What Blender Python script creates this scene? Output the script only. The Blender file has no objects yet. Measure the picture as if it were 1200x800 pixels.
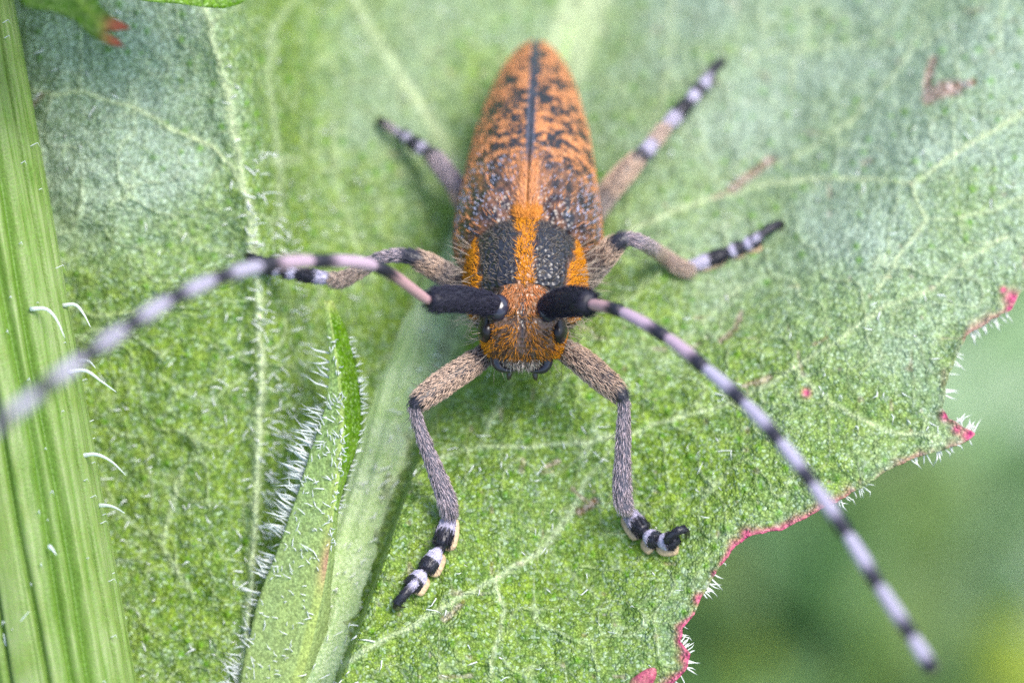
import bpy, math, random
import numpy as np

rng = np.random.default_rng(7)
random.seed(7)
scn = bpy.context.scene
# ------------------------------------------------------------------ camera, sky, sun, exposure
# 1 Blender unit = 1 cm.  View coordinates (x right, y up, w towards the camera, cm) are turned into the world by cam2w.
scn.unit_settings.scale_length = 0.01
PITCH = math.radians(53)
D = 14.0
FOCUS_W = 0.17
RIGHT = np.array([1.0, 0, 0])
UP = np.array([0, math.sin(PITCH), math.cos(PITCH)])
TOW = np.array([0, -math.cos(PITCH), math.sin(PITCH)])

def cam2w(a):
    a = np.asarray(a, float)
    return a[..., 0:1] * RIGHT + a[..., 1:2] * UP + a[..., 2:3] * TOW

cam = bpy.data.cameras.new('camera')
cam_o = bpy.data.objects.new('camera', cam)
scn.collection.objects.link(cam_o)
cam_o.location = TOW * D
cam_o.rotation_euler = (math.radians(90) - PITCH, 0, 0)
cam.sensor_width = 36
cam.lens = 36 * D / 3.0
cam.clip_start = 0.5
cam.clip_end = 3000
cam.dof.use_dof = True
cam.dof.focus_distance = D - FOCUS_W
cam.dof.aperture_fstop = cam.lens * 1e-3 / 0.48
cam.dof.aperture_blades = 0
scn.camera = cam_o

SUN_EL, SUN_AZ = 66, 100         # high soft sun from the right, slightly in front
world = bpy.data.worlds.new('World'); scn.world = world; world.use_nodes = True
wn = world.node_tree.nodes; wl = world.node_tree.links
sky = wn.new('ShaderNodeTexSky'); sky.sky_type = 'NISHITA'; sky.sun_disc = False
sky.sun_elevation = math.radians(SUN_EL); sky.sun_rotation = math.radians(SUN_AZ)
sky.air_density = 1.0; sky.dust_density = 2.0; sky.ozone_density = 1.0
wn['Background'].inputs['Strength'].default_value = 0.112
wl.new(sky.outputs[0], wn['Background'].inputs['Color'])
sun = bpy.data.lights.new('sun', 'SUN'); sun.energy = 1.5; sun.angle = math.radians(30); sun.color = (1, 0.95, 0.88)
sun_o = bpy.data.objects.new('sun', sun); scn.collection.objects.link(sun_o)
sun_o.location = (0, 0, 40)
sun_o.rotation_euler = (math.radians(90 - SUN_EL), 0, math.radians(180 - SUN_AZ))
vs = scn.view_settings
vs.view_transform = 'Standard'; vs.look = 'None'; vs.gamma = 1.0; vs.use_curve_mapping = False
vs.exposure = 1.82
scn.cycles.use_denoising = False
scn.cycles.max_bounces = 8

# ------------------------------------------------------------------ helpers
def P(px, py, w):
    """photo pixel (1200 x 800) at height w towards the camera -> view coordinates"""
    px, py, w = np.broadcast_arrays(np.asarray(px, float), np.asarray(py, float), np.asarray(w, float))
    s = (D - w) / D / 400.0
    return np.stack([(px - 600) * s, (400 - py) * s, w], -1)

def hash3(i, j, k, seed):
    h = (i * 374761393 + j * 668265263 + k * 2147483647 + seed * 1274126177) & 0xFFFFFFFF
    h = ((h ^ (h >> 13)) * 1274126177) & 0xFFFFFFFF
    h = ((h ^ (h >> 16)) * 2246822519) & 0xFFFFFFFF
    return (h ^ (h >> 15)) / 4294967295.0

def noise(x, y, z=0.0, seed=0):
    x, y, z = np.broadcast_arrays(np.asarray(x, float), np.asarray(y, float), np.asarray(z, float))
    xi, yi, zi = (np.floor(v).astype(np.int64) for v in (x, y, z))
    fx, fy, fz = x - xi, y - yi, z - zi
    fx, fy, fz = (v * v * (3 - 2 * v) for v in (fx, fy, fz))
    r = 0
    for a in (0, 1):
        for b in (0, 1):
            for c in (0, 1):
                wgt = (fx if a else 1 - fx) * (fy if b else 1 - fy) * (fz if c else 1 - fz)
                r = r + wgt * hash3(xi + a, yi + b, zi + c, seed)
    return r

def sstep(a, b, x):
    t = np.clip((np.asarray(x, float) - a) / (b - a), 0, 1)
    return t * t * (3 - 2 * t)

def smooth_interp(xs, ys, sig):
    xs = np.asarray(xs, float); ys = np.asarray(ys, float)
    g = np.linspace(xs[0], xs[-1], 1200)
    v = np.interp(g, xs, ys)
    st = g[1] - g[0]; n = int(3 * sig / st) + 1
    k = np.exp(-0.5 * (np.arange(-n, n + 1) * st / sig) ** 2); k /= k.sum()
    v = np.convolve(np.pad(v, n, mode='edge'), k, 'valid')
    return lambda x: np.interp(x, g, v)

def crom(pts, n):
    """Catmull-Rom through rows of pts, n samples"""
    p = np.asarray(pts, float)
    p = np.vstack([2 * p[0] - p[1], p, 2 * p[-1] - p[-2]])
    m = len(p) - 3
    t = np.linspace(0, m - 1e-9, n); i = t.astype(int); f = (t - i)[:, None]
    a, b, c, d = p[i], p[i + 1], p[i + 2], p[i + 3]
    return 0.5 * (2 * b + (c - a) * f + (2 * a - 5 * b + 4 * c - d) * f ** 2 + (3 * b - a - 3 * c + d) * f ** 3)

def pl_dist(x, y, poly):
    """distance of points to a polyline"""
    best = np.full(x.shape, 1e9)
    for (ax, ay), (bx, by) in zip(poly[:-1], poly[1:]):
        dx, dy = bx - ax, by - ay
        l2 = dx * dx + dy * dy + 1e-12
        t = np.clip(((x - ax) * dx + (y - ay) * dy) / l2, 0, 1)
        best = np.minimum(best, (x - ax - t * dx) ** 2 + (y - ay - t * dy) ** 2)
    return np.sqrt(best)

def inside(x, y, poly):
    r = np.zeros(x.shape, bool)
    n = len(poly)
    for i in range(n):
        ax, ay = poly[i]; bx, by = poly[(i + 1) % n]
        if ay == by: continue
        c = ((ay > y) != (by > y)) & (x < (bx - ax) * (y - ay) / (by - ay) + ax)
        r ^= c
    return r

OFFSET = {}
def root(name, label, cat, loc_view=None, loc_world=None, group=None):
    o = bpy.data.objects.new(name, None); scn.collection.objects.link(o)
    o.empty_display_size = 0.2
    l = np.asarray(loc_world if loc_world is not None else cam2w(np.asarray(loc_view)), float)
    o.location = l
    o['label'] = label; o['category'] = cat
    if group: o['group'] = group
    OFFSET[o] = l
    return o

def mesh_obj(name, verts, faces, mat, parent=None, attrs=None, view=True, smooth=True, label=None, kind=None):
    """verts (N,3); faces: list of int arrays (M,k)"""
    v = np.asarray(verts, float)
    if view: v = cam2w(v)
    off = OFFSET.get(parent, np.zeros(3))
    v = v - off
    me = bpy.data.meshes.new(name)
    if isinstance(faces, np.ndarray): faces = [faces]
    me.vertices.add(len(v)); me.vertices.foreach_set('co', v.astype(np.float32).ravel())
    loops = np.concatenate([f.ravel() for f in faces]).astype(np.int32)
    tot = np.concatenate([np.full(len(f), f.shape[1]) for f in faces]).astype(np.int32)
    me.loops.add(len(loops)); me.loops.foreach_set('vertex_index', loops)
    me.polygons.add(len(tot))
    me.polygons.foreach_set('loop_start', np.concatenate([[0], np.cumsum(tot)[:-1]]).astype(np.int32))
    me.polygons.foreach_set('use_smooth', np.full(len(tot), smooth))
    me.update(calc_edges=True); me.validate()
    for k, a in (attrs or {}).items():
        a = np.asarray(a, float)
        if a.ndim == 1:
            at = me.attributes.new(k, 'FLOAT', 'POINT'); at.data.foreach_set('value', a.astype(np.float32))
        else:
            if a.shape[1] == 3: a = np.hstack([a, np.ones((len(a), 1))])
            at = me.attributes.new(k, 'FLOAT_COLOR', 'POINT'); at.data.foreach_set('color', a.astype(np.float32).ravel())
    me.materials.append(mat)
    o = bpy.data.objects.new(name, me); scn.collection.objects.link(o)
    if parent:
        o.parent = parent; OFFSET[o] = off
    if label: o['label'] = label
    if kind: o['kind'] = kind
    return o

def frames(path, ref=(0, 0, 1)):
    t = np.gradient(path, axis=0); t /= np.linalg.norm(t, axis=1)[:, None] + 1e-12
    n = np.zeros_like(t)
    r = np.asarray(ref, float)
    for i in range(len(t)):
        q = r - t[i] * np.dot(r, t[i])
        if np.linalg.norm(q) < 1e-4: q = np.cross(t[i], (0.3, 0.8, 0.1))
        n[i] = q / np.linalg.norm(q); r = n[i]
    return t, n, np.cross(t, n)

def tube(path, rad, ns=12, flat=1.0, ref=(0, 0, 1), cap=True):
    """returns verts, [quads, tris], ring parameter t(0..1), angle, normals"""
    path = np.asarray(path, float); rad = np.broadcast_to(np.asarray(rad, float), (len(path),))
    t, n, b = frames(path, ref)
    a = np.linspace(0, 2 * np.pi, ns, endpoint=False)
    ca, sa = np.cos(a), np.sin(a)
    nor = n[:, None, :] * ca[None, :, None] * 1.0 + b[:, None, :] * sa[None, :, None]
    v = path[:, None, :] + (n[:, None, :] * (ca * flat)[None, :, None] + b[:, None, :] * sa[None, :, None]) * rad[:, None, None]
    m = len(path)
    v = v.reshape(-1, 3)
    i = np.arange(m - 1)[:, None] * ns; j = np.arange(ns)[None, :]; j2 = (j + 1) % ns
    q = np.stack([i + j, i + j2, i + ns + j2, i + ns + j], -1).reshape(-1, 4)
    fs = [q]
    tt = np.repeat(np.linspace(0, 1, m), ns)
    nor = nor.reshape(-1, 3)
    if cap:
        c0, c1 = len(v), len(v) + 1
        v = np.vstack([v, path[0], path[-1]])
        nor = np.vstack([nor, -t[0], t[-1]])
        tt = np.concatenate([tt, [0, 1]])
        jj = np.arange(ns); jn = (jj + 1) % ns
        fs.append(np.vstack([np.stack([np.full(ns, c0), jn, jj], -1),
                             np.stack([np.full(ns, c1), (m - 1) * ns + jj, (m - 1) * ns + jn], -1)]))
    ang = np.concatenate([np.tile(a, m), [0, 0]]) if cap else np.tile(a, m)
    return v, fs, tt, ang, nor

def vnormals(v, quads):
    a, b, c, d = (v[quads[:, k]] for k in range(4))
    fn = np.cross(c - a, d - b)
    n = np.zeros_like(v)
    for k in range(4): np.add.at(n, quads[:, k], fn)
    return n / (np.linalg.norm(n, axis=1)[:, None] + 1e-12)

def sample(v, quads, cnt, extra):
    """random points on a quad mesh (area weighted); extra: per-vertex arrays to interpolate"""
    a, b, c, d = (v[quads[:, k]] for k in range(4))
    ar = np.linalg.norm(np.cross(c - a, d - b), axis=1); ar /= ar.sum()
    f = rng.choice(len(quads), cnt, p=ar)
    s, t = rng.random(cnt), rng.random(cnt)
    wts = [(1 - s) * (1 - t), s * (1 - t), s * t, (1 - s) * t]
    out = []
    for e in [v] + extra:
        e = np.asarray(e)
        r = 0
        for k in range(4):
            ek = e[quads[f, k]]
            r = r + (wts[k][:, None] * ek if ek.ndim == 2 else wts[k] * ek)
        out.append(r)
    return out

def hair_mesh(p, d0, d1, length, width):
    """curved tapering three-sided hairs: p roots, d0 start direction, d1 end direction"""
    n = len(p)
    length = np.broadcast_to(length, (n,))[:, None]; width = np.broadcast_to(width, (n,))[:, None]
    d0 = d0 / (np.linalg.norm(d0, axis=1)[:, None] + 1e-9); d1 = d1 / (np.linalg.norm(d1, axis=1)[:, None] + 1e-9)
    m = p + d0 * length * 0.5; e = m + d1 * length * 0.5
    ref = np.where(np.abs(d0[:, 2:3]) < 0.8, [[0, 0, 1.0]], [[1.0, 0, 0]])
    s = np.cross(d0, ref); s /= np.linalg.norm(s, axis=1)[:, None]; u = np.cross(s, d0)
    rings = []
    for c, k in ((p - d0 * length * 0.04, 1.0), (m, 0.75)):
        for q in range(3):
            an = q * 2 * np.pi / 3
            rings.append(c + (s * math.cos(an) + u * math.sin(an)) * width * 0.5 * k)
    v = np.stack(rings + [e], 1).reshape(-1, 3)
    b = np.arange(n)[:, None, None] * 7
    q = np.array([[0, 1, 4, 3], [1, 2, 5, 4], [2, 0, 3, 5]])[None] + b
    t = np.array([[3, 4, 6], [4, 5, 6], [5, 3, 6]])[None] + b
    return v, [q.reshape(-1, 4), t.reshape(-1, 3)]

# ------------------------------------------------------------------ materials
def new_mat(name):
    m = bpy.data.materials.new(name); m.use_nodes = True
    nt = m.node_tree; nt.nodes.clear()
    out = nt.nodes.new('ShaderNodeOutputMaterial')
    return m, nt, out
def N(nt, typ, **kw):
    n = nt.nodes.new(typ)
    for k, v in kw.items():
        if k in n.inputs: n.inputs[k].default_value = v
        else: setattr(n, k, v)
    return n
def attr(nt, name): return N(nt, 'ShaderNodeAttribute', attribute_name=name)
def mixc(nt, fac, a, b, blend='MIX'):
    n = nt.nodes.new('ShaderNodeMix'); n.data_type = 'RGBA'; n.blend_type = blend
    def put(sock, v):
        if hasattr(v, 'is_output') or isinstance(v, bpy.types.NodeSocket): nt.links.new(v, sock)
        elif isinstance(v, (int, float)): sock.default_value = v
        else: sock.default_value = (*v, 1)
    put(n.inputs[0], fac); put(n.inputs[6], a); put(n.inputs[7], b)
    return n.outputs[2]
def math_n(nt, op, a, b=0.0, clamp=False):
    n = nt.nodes.new('ShaderNodeMath'); n.operation = op; n.use_clamp = clamp
    for i, v in enumerate((a, b)):
        if isinstance(v, bpy.types.NodeSocket): nt.links.new(v, n.inputs[i])
        else: n.inputs[i].default_value = v
    return n.outputs[0]
def ramp(nt, fac, lo, hi):
    n = nt.nodes.new('ShaderNodeMapRange'); n.clamp = True
    n.inputs[1].default_value = lo; n.inputs[2].default_value = hi
    nt.links.new(fac, n.inputs[0]); return n.outputs[0]

def leaf_material(name, deep, light, sheen_and_pale, veinc, cell=118.0, transl=0.25, rough=0.36, bump=1.0, spec=.16, redc=((.45, .025, .16), (.60, .15, .22)), trc=(.30, .50, .02)):
    m, nt, out = new_mat(name)
    tc = N(nt, 'ShaderNodeTexCoord').outputs['Object']
    def nz(scale, detail=2.0):
        n = N(nt, 'ShaderNodeTexNoise', Scale=scale, Detail=detail); nt.links.new(tc, n.inputs['Vector']); return n.outputs[0]
    vor = N(nt, 'ShaderNodeTexVoronoi', Scale=cell); nt.links.new(tc, vor.inputs['Vector'])
    vor2 = N(nt, 'ShaderNodeTexVoronoi', Scale=cell * 0.42); nt.links.new(tc, vor2.inputs['Vector'])
    big, mid, fine = nz(3.2, 3), nz(24, 3), nz(75, 2)
    f1 = math_n(nt, 'ADD', math_n(nt, 'MULTIPLY', ramp(nt, mid, .36, .64), .55), math_n(nt, 'MULTIPLY', ramp(nt, fine, .25, .75), .45))
    col = mixc(nt, f1, deep, light)
    # pale tint in granular patches; on the broad leaf it paints in sky sheen
    bl = math_n(nt, 'MULTIPLY', attr(nt, 'sheen_and_pale').outputs['Fac'],
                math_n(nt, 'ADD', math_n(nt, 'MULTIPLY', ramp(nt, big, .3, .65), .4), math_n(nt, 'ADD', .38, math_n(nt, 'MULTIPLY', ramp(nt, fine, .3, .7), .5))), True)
    col = mixc(nt, bl, col, sheen_and_pale)
    grain = ramp(nt, vor.outputs['Distance'], 0.1, 0.62)
    col = mixc(nt, math_n(nt, 'MULTIPLY', grain, 0.45), col, tuple(c * 0.42 for c in deep))
    # single pale cells
    sep = N(nt, 'ShaderNodeSeparateColor'); nt.links.new(vor.outputs['Color'], sep.inputs[0])
    col = mixc(nt, math_n(nt, 'MULTIPLY', ramp(nt, sep.outputs[0], .70, .98), .40), col, tuple(min(1, c * 1.15 + .02) for c in sheen_and_pale))
    col = mixc(nt, math_n(nt, 'MULTIPLY', attr(nt, 'dot').outputs['Fac'], .9), col, (.085, .25, .005))
    col = mixc(nt, math_n(nt, 'MULTIPLY', attr(nt, 'vein').outputs['Fac'], .85), col, veinc)
    scn_ = mixc(nt, ramp(nt, fine, .35, .7), (.15, .055, .025), (.62, .50, .47))
    col = mixc(nt, attr(nt, 'scar').outputs['Fac'], col, scn_)
    col = mixc(nt, attr(nt, 'red').outputs['Fac'], col, mixc(nt, ramp(nt, fine, .3, .7), *redc))
    hv_ = N(nt, 'ShaderNodeHueSaturation'); nt.links.new(col, hv_.inputs['Color']); nt.links.new(math_n(nt, 'ADD', .66, math_n(nt, 'MULTIPLY', sep.outputs[1], .72)), hv_.inputs['Value']); col = hv_.outputs[0]
    b = N(nt, 'ShaderNodeBump', Strength=bump, Distance=0.006)
    hgt = math_n(nt, 'ADD', math_n(nt, 'MULTIPLY', vor.outputs['Distance'], -1.0), math_n(nt, 'MULTIPLY', vor2.outputs['Distance'], -.9))
    hgt = math_n(nt, 'ADD', hgt, math_n(nt, 'MULTIPLY', mid, 2.5))
    nt.links.new(hgt, b.inputs['Height'])
    pr = N(nt, 'ShaderNodeBsdfPrincipled', Roughness=rough)
    pr.inputs['Specular IOR Level'].default_value = spec
    nt.links.new(col, pr.inputs['Base Color']); nt.links.new(b.outputs[0], pr.inputs['Normal'])
    tr = N(nt, 'ShaderNodeBsdfTranslucent'); nt.links.new(mixc(nt, .5, col, trc), tr.inputs['Color'])
    mx = N(nt, 'ShaderNodeMixShader'); mx.inputs[0].default_value = transl
    nt.links.new(pr.outputs[0], mx.inputs[1]); nt.links.new(tr.outputs[0], mx.inputs[2])
    nt.links.new(mx.outputs[0], out.inputs[0])
    return m

def col_material(name, rough=.5, spec=.5, bump=0.0, bscale=80.0, bdist=.004, sss=0.0, coat=0.0, vary=0.0, transl=0.0):
    """colour from the mesh's own 'col' attribute, with grain"""
    m, nt, out = new_mat(name)
    c = attr(nt, 'col').outputs['Color']
    tc = N(nt, 'ShaderNodeTexCoord').outputs['Object']
    pr = N(nt, 'ShaderNodeBsdfPrincipled', Roughness=rough)
    pr.inputs['Specular IOR Level'].default_value = spec
    if vary:
        n = N(nt, 'ShaderNodeTexNoise', Scale=bscale, Detail=3.0); nt.links.new(tc, n.inputs['Vector'])
        c = mixc(nt, math_n(nt, 'MULTIPLY', ramp(nt, n.outputs[0], .3, .7), vary), c, (0, 0, 0))
    nt.links.new(c, pr.inputs['Base Color'])
    if bump:
        v = N(nt, 'ShaderNodeTexVoronoi', Scale=bscale); nt.links.new(tc, v.inputs['Vector'])
        b = N(nt, 'ShaderNodeBump', Strength=bump, Distance=bdist); nt.links.new(v.outputs['Distance'], b.inputs['Height'])
        nt.links.new(b.outputs[0], pr.inputs['Normal'])
    if coat: pr.inputs['Coat Weight'].default_value = coat; pr.inputs['Coat Roughness'].default_value = .25
    if transl:
        tr = N(nt, 'ShaderNodeBsdfTranslucent'); nt.links.new(c, tr.inputs['Color'])
        mx = N(nt, 'ShaderNodeMixShader'); mx.inputs[0].default_value = transl
        nt.links.new(pr.outputs[0], mx.inputs[1]); nt.links.new(tr.outputs[0], mx.inputs[2])
        nt.links.new(mx.outputs[0], out.inputs[0])
    else:
        nt.links.new(pr.outputs[0], out.inputs[0])
    return m

M = {}
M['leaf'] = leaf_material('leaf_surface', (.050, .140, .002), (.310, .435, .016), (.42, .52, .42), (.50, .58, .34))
M['small_leaf'] = leaf_material('small_leaf_surface', (.07, .19, .005), (.17, .33, .015), (.36, .49, .22), (.38, .48, .13), cell=170, transl=.3, bump=.25)
M['hair'] = col_material('plant_hair', rough=.4, spec=.5, transl=.45)
M['stem'] = None
M['cuticle'] = col_material('beetle_cuticle', rough=.33, spec=.5, bump=.9, bscale=70, bdist=.006)
M['skin'] = col_material('beetle_leg_cuticle', rough=.45, spec=.5, bump=.4, bscale=140, bdist=.003)
M['fur'] = col_material('beetle_hair', rough=.55, spec=.15)
M['antenna'] = col_material('antenna_cuticle', rough=.5, spec=.35, bump=.3, bscale=160, bdist=.003, vary=.15)
M['eye'] = col_material('eye_surface', rough=.36, spec=.4, bump=.15, bscale=260, bdist=.001)
M['jaw'] = col_material('jaw_surface', rough=.25, spec=.6, bump=.3, bscale=60, bdist=.003)

# ------------------------------------------------------------------ the ground far below
GZ = -13.5
def ground_at(px, py, z=GZ):
    c = TOW * D
    q = cam2w(P(px, py, 0.0)) - c
    return c + q * ((z - c[2]) / q[2])

m, nt, out = new_mat('ground_soil')
tc = N(nt, 'ShaderNodeTexCoord').outputs['Object']
n1 = N(nt, 'ShaderNodeTexNoise', Scale=.25, Detail=4.0); nt.links.new(tc, n1.inputs['Vector'])
n2 = N(nt, 'ShaderNodeTexNoise', Scale=2.5, Detail=6.0); nt.links.new(tc, n2.inputs['Vector'])
c = mixc(nt, ramp(nt, n1.outputs[0], .4, .6), (.075, .14, .022), (.12, .22, .035))
c = mixc(nt, ramp(nt, n2.outputs[0], .45, .7), c, (.06, .065, .02))
pr = N(nt, 'ShaderNodeBsdfPrincipled', Roughness=.9); nt.links.new(c, pr.inputs['Base Color'])
bb = N(nt, 'ShaderNodeBump', Strength=.6, Distance=.3); nt.links.new(n2.outputs[0], bb.inputs['Height']); nt.links.new(bb.outputs[0], pr.inputs['Normal'])
nt.links.new(pr.outputs[0], out.inputs[0])
gx = np.concatenate([[-2500, -600, -150], np.linspace(-60, 60, 121), [150, 600, 2500]])
X, Y = np.meshgrid(gx, gx, indexing='ij')
Z = GZ + .5 * (noise(X * .25, Y * .25, 0, 3) - .5) * (np.abs(X) < 61) * (np.abs(Y) < 61)
n_ = len(gx); ii = (np.arange(n_ - 1)[:, None] * n_ + np.arange(n_ - 1)[None]).ravel()
g = mesh_obj('ground', np.stack([X, Y, Z], -1).reshape(-1, 3), np.stack([ii, ii + n_, ii + n_ + 1, ii + 1], -1), m, view=False, kind='structure')
g['label'] = 'mossy green ground far below the plant'

# ------------------------------------------------------------------ main leaf: height, outline, veins
base_w = smooth_interp([-4, -1.6, -1.0, -.65, -.2, 0, .5, 1.0, 1.5, 4], [.05, .2, .23, .09, -.09, -.23, -.61, -1.0, -1.3, -1.7], .12)
xm_f = smooth_interp([-700, 0, 60, 130, 260, 370, 450, 560, 680, 800, 1000, 1300], [960, 692, 670, 640, 575, 525, 495, 455, 415, 370, 285, 130], 30)
xr_f = smooth_interp([-600, 0, 90, 170, 240, 300, 380, 450, 560, 680, 800, 1300], [120, 236, 262, 277, 291, 298, 304, 306, 301, 294, 286, 110], 14)
panel_f = smooth_interp([-600, 0, 400, 800, 1000, 1300], [-.60, -.22, -.16, -.08, -.04, .0], 60)
lobe_f = smooth_interp([-700, -300, 0, 215, 400, 600, 900, 1300], [-1.0, -.75, -.42, -.12, -.02, .10, .22, .1], 60)

def Wleaf(px, py):
    px = np.asarray(px, float); py = np.asarray(py, float)
    b = base_w((400 - py) / 400)
    xm, xr = xm_f(py), xr_f(py)
    s = px - xm
    # right half, valley along the midrib, lamina curling up over it at the foot of the leaf
    valley = -.20 * np.exp(-(s / 105.0) ** 2) * (1 - sstep(420, 640, py)) - .20 * sstep(420, 640, py) * (1 - sstep(22, 28, s))
    edge_curl = .035 * np.exp(-((s - 38) / 22) ** 2) * sstep(430, 640, py)
    right = b + valley + edge_curl
    # right half waves
    right = right + sstep(60, 260, s) * (.055 * np.sin(px / 105 + py / 160) + .04 * np.sin(py / 75 - px / 210))
    kr_ = .80 * sstep(220, 520, s)
    right = right * (1 - kr_) + (lobe_f(py) + .03 * np.sin(px / 90 + py / 120)) * kr_   # the outer lobe lifts towards the viewer
    # left half: climbs to the ridge vein, then a broad panel facing the camera
    u = np.clip((px - xr) / np.maximum(xm - xr, 1), -9, 1)
    low = b + valley - .05 * np.sin(np.pi * np.clip(u, 0, 1))
    pan = panel_f(py) + .03 * np.sin(py / 120 + 1) - .15 * sstep(60, -160, px) + .022 * np.sin((px - py * .35) / 48) * sstep(0, 60, xr - px)
    k = sstep(.02, .30, u)
    left = pan * (1 - k) + low * k + .05 * np.exp(-((u) / .07) ** 2) * .5
    f = sstep(-40, -8, s)
    return left * (1 - f) + right * f

outline_in = [(1215, 328), (1194, 344), (1187, 361), (1162, 374), (1132, 394), (1121, 418), (1111, 445), (1104, 478), (1112, 490),
              (1144, 508), (1122, 522), (1080, 534), (1050, 546), (1018, 566), (985, 585), (950, 604), (915, 622), (880, 627), (858, 645),
              (838, 672), (821, 700), (817, 713), (800, 736), (797, 751), (810, 766), (806, 782), (778, 812)]
outline_out = [(745, 850), (765, 900), (700, 930), (690, 1010), (610, 1020), (560, 1110), (470, 1080), (400, 1180), (300, 1150), (210, 1260),
               (130, 1290), (60, 1240), (20, 1120), (-90, 1100), (-80, 960), (-170, 900), (-130, 720), (-210, 600), (-160, 400), (-230, 260),
               (-170, 60), (-260, -80), (-150, -180), (-160, -330), (0, -330), (90, -470), (220, -380), (380, -520), (560, -470), (760, -640),
               (900, -520), (1080, -590), (1160, -430), (1360, -440), (1360, -260), (1530, -190), (1430, -40), (1580, 60), (1430, 150), (1440, 260), (1300, 270), (1270, 325)]
oi = []
for (a, b_) in zip(outline_in, outline_in[1:] + [outline_out[0]]):
    L = math.dist(a, b_); k = max(1, int(L / 7))
    nx, ny = -(b_[1] - a[1]) / L, (b_[0] - a[0]) / L
    for q in range(k):
        t = q / k
        j = (random.random() - .5) * 3.4 * (1 if 0 < q else .3)
        oi.append((a[0] + (b_[0] - a[0]) * t + nx * j, a[1] + (b_[1] - a[1]) * t + ny * j))
OUTLINE = oi + outline_out

veins = [  # polyline, half width px, strength
    ([(235, -60), (238, 10), (262, 90), (275, 170), (291, 238), (298, 300), (304, 380), (306, 450), (301, 560), (294, 680), (286, 800), (270, 900)], 5.5, 1.0),
    ([(30, 104), (60, 110), (100, 108), (150, 125), (200, 150), (250, 175), (272, 196), (285, 222)], 3.6, .9),
    ([(92, 30), (94, 70), (92, 108)], 2.5, .5), ([(60, 110), (45, 160), (50, 220)], 2.5, .3),
    ([(215, 555), (200, 600), (190, 640), (215, 680), (225, 700)], 4, .45), ([(190, 640), (140, 600), (120, 560)], 3, .35),
    ([(296, 430), (250, 470), (215, 460), (180, 440)], 3, .3), ([(300, 300), (240, 290), (200, 270)], 3, .3),
    ([(405, -30), (430, 30), (470, 90), (510, 150), (545, 205), (575, 255)], 8, .55),
    ([(345, 0), (318, 40), (315, 90), (325, 160), (330, 260)], 6, .4), ([(440, 330), (420, 300), (400, 230), (390, 150)], 4, .25),
    ([(1260, 85), (1200, 130), (1130, 172), (1070, 214), (1030, 211), (980, 209), (920, 212), (850, 228), (790, 246), (740, 270), (690, 310), (600, 330)], 3.6, .8),
    ([(1070, 214), (1076, 240), (1084, 258), (1070, 280), (1052, 305), (1030, 340)], 3.2, .75),
    ([(1260, 215), (1200, 232), (1150, 250), (1110, 258), (1084, 258)], 2.8, .55),
    ([(1180, 275), (1130, 305), (1090, 340), (1040, 358), (1000, 385), (950, 420), (905, 447), (860, 470), (800, 488), (745, 505), (690, 520), (560, 525)], 3.2, .55),
    ([(1100, -40), (1078, 30), (1062, 62), (1035, 105), (1000, 140), (950, 172), (900, 196), (850, 226)], 3.2, .55),
    ([(1062, 50), (1000, 52), (930, 60), (880, 62)], 2.6, .4), ([(970, 10), (945, 40), (928, 70), (926, 120)], 2.8, .45),
    ([(1180, -20), (1172, 30), (1170, 60)], 2.5, .4), ([(1062, 62), (1100, 40), (1150, 0)], 2.5, .3),
    ([(925, 425), (960, 462), (1000, 490), (1050, 508), (1100, 508)], 3.4, .45), ([(880, 330), (850, 350), (825, 375), (800, 400)], 3, .4),
    ([(690, 560), (670, 600), (640, 640), (580, 680), (540, 700), (500, 722), (430, 760), (370, 800)], 4.2, .6),
    ([(580, 682), (592, 715), (585, 745), (570, 800)], 3.2, .5), ([(690, 560), (720, 520), (745, 505)], 2.5, .35),
    ([(600, 440), (580, 480), (560, 525), (500, 540)], 3, .35), ([(700, 700), (640, 640)], 2.5, .25),
    ([(850, 560), (800, 590), (760, 640)], 2.5, .25), ([(850, 228), (830, 190), (820, 140)], 3, .25),
    ([(540, 100), (500, 60), (470, 20)], 4, .2), ([(780, -30), (790, 60), (770, 130), (750, 180)], 5, .3)]
scars = [([(1093, 72), (1087, 100), (1088, 118)], 5.5, 1), ([(1090, 114), (1106, 106), (1120, 101)], 9, 1), ([(1115, 102), (1138, 96)], 5, 1), ([(905, 188), (880, 205), (858, 222)], 5.5, .9),
         ([(868, 217), (838, 232)], 3, .8), ([(868, 368), (862, 385), (845, 398)], 3.5, .7), ([(700, 588), (680, 597)], 5, .9), ([(672, 572), (690, 588)], 3, .6),
         ([(905, 440), (885, 448)], 4, .6), ([(890, 444), (870, 452)], 2.5, .7), ([(545, 706), (520, 724)], 3.5, .6), ([(655, 540), (642, 548)], 3, .7),
         ([(820, 400), (800, 412)], 2.5, .4), ([(965, 395), (955, 403)], 2.5, .6), ([(1010, 190), (1020, 186)], 3, .4), ([(936, 412), (940, 440)], 1.8, .4), ([(40, 120), (48, 110)], 4, .7)]
redspots = [(1186, 350, 9), (1184, 362, 6), (1136, 509, 9), (1122, 503, 6), (1108, 487, 6), (876, 627, 8), (820, 702, 7), (806, 770, 9), (799, 745, 5), (945, 460, 5), (838, 672, 4), (1176, 340, 4)]

def axis(lo, hi, step, far_lo, far_hi):
    c = list(np.arange(lo, hi + .1, step))
    s, x, a = step, lo, []
    while x > far_lo: s = min(s * 1.12, 16); x -= s; a.append(x)
    s, x, b = step, hi, []
    while x < far_hi: s = min(s * 1.12, 16); x += s; b.append(x)
    return np.array(a[::-1] + c + b)

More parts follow.
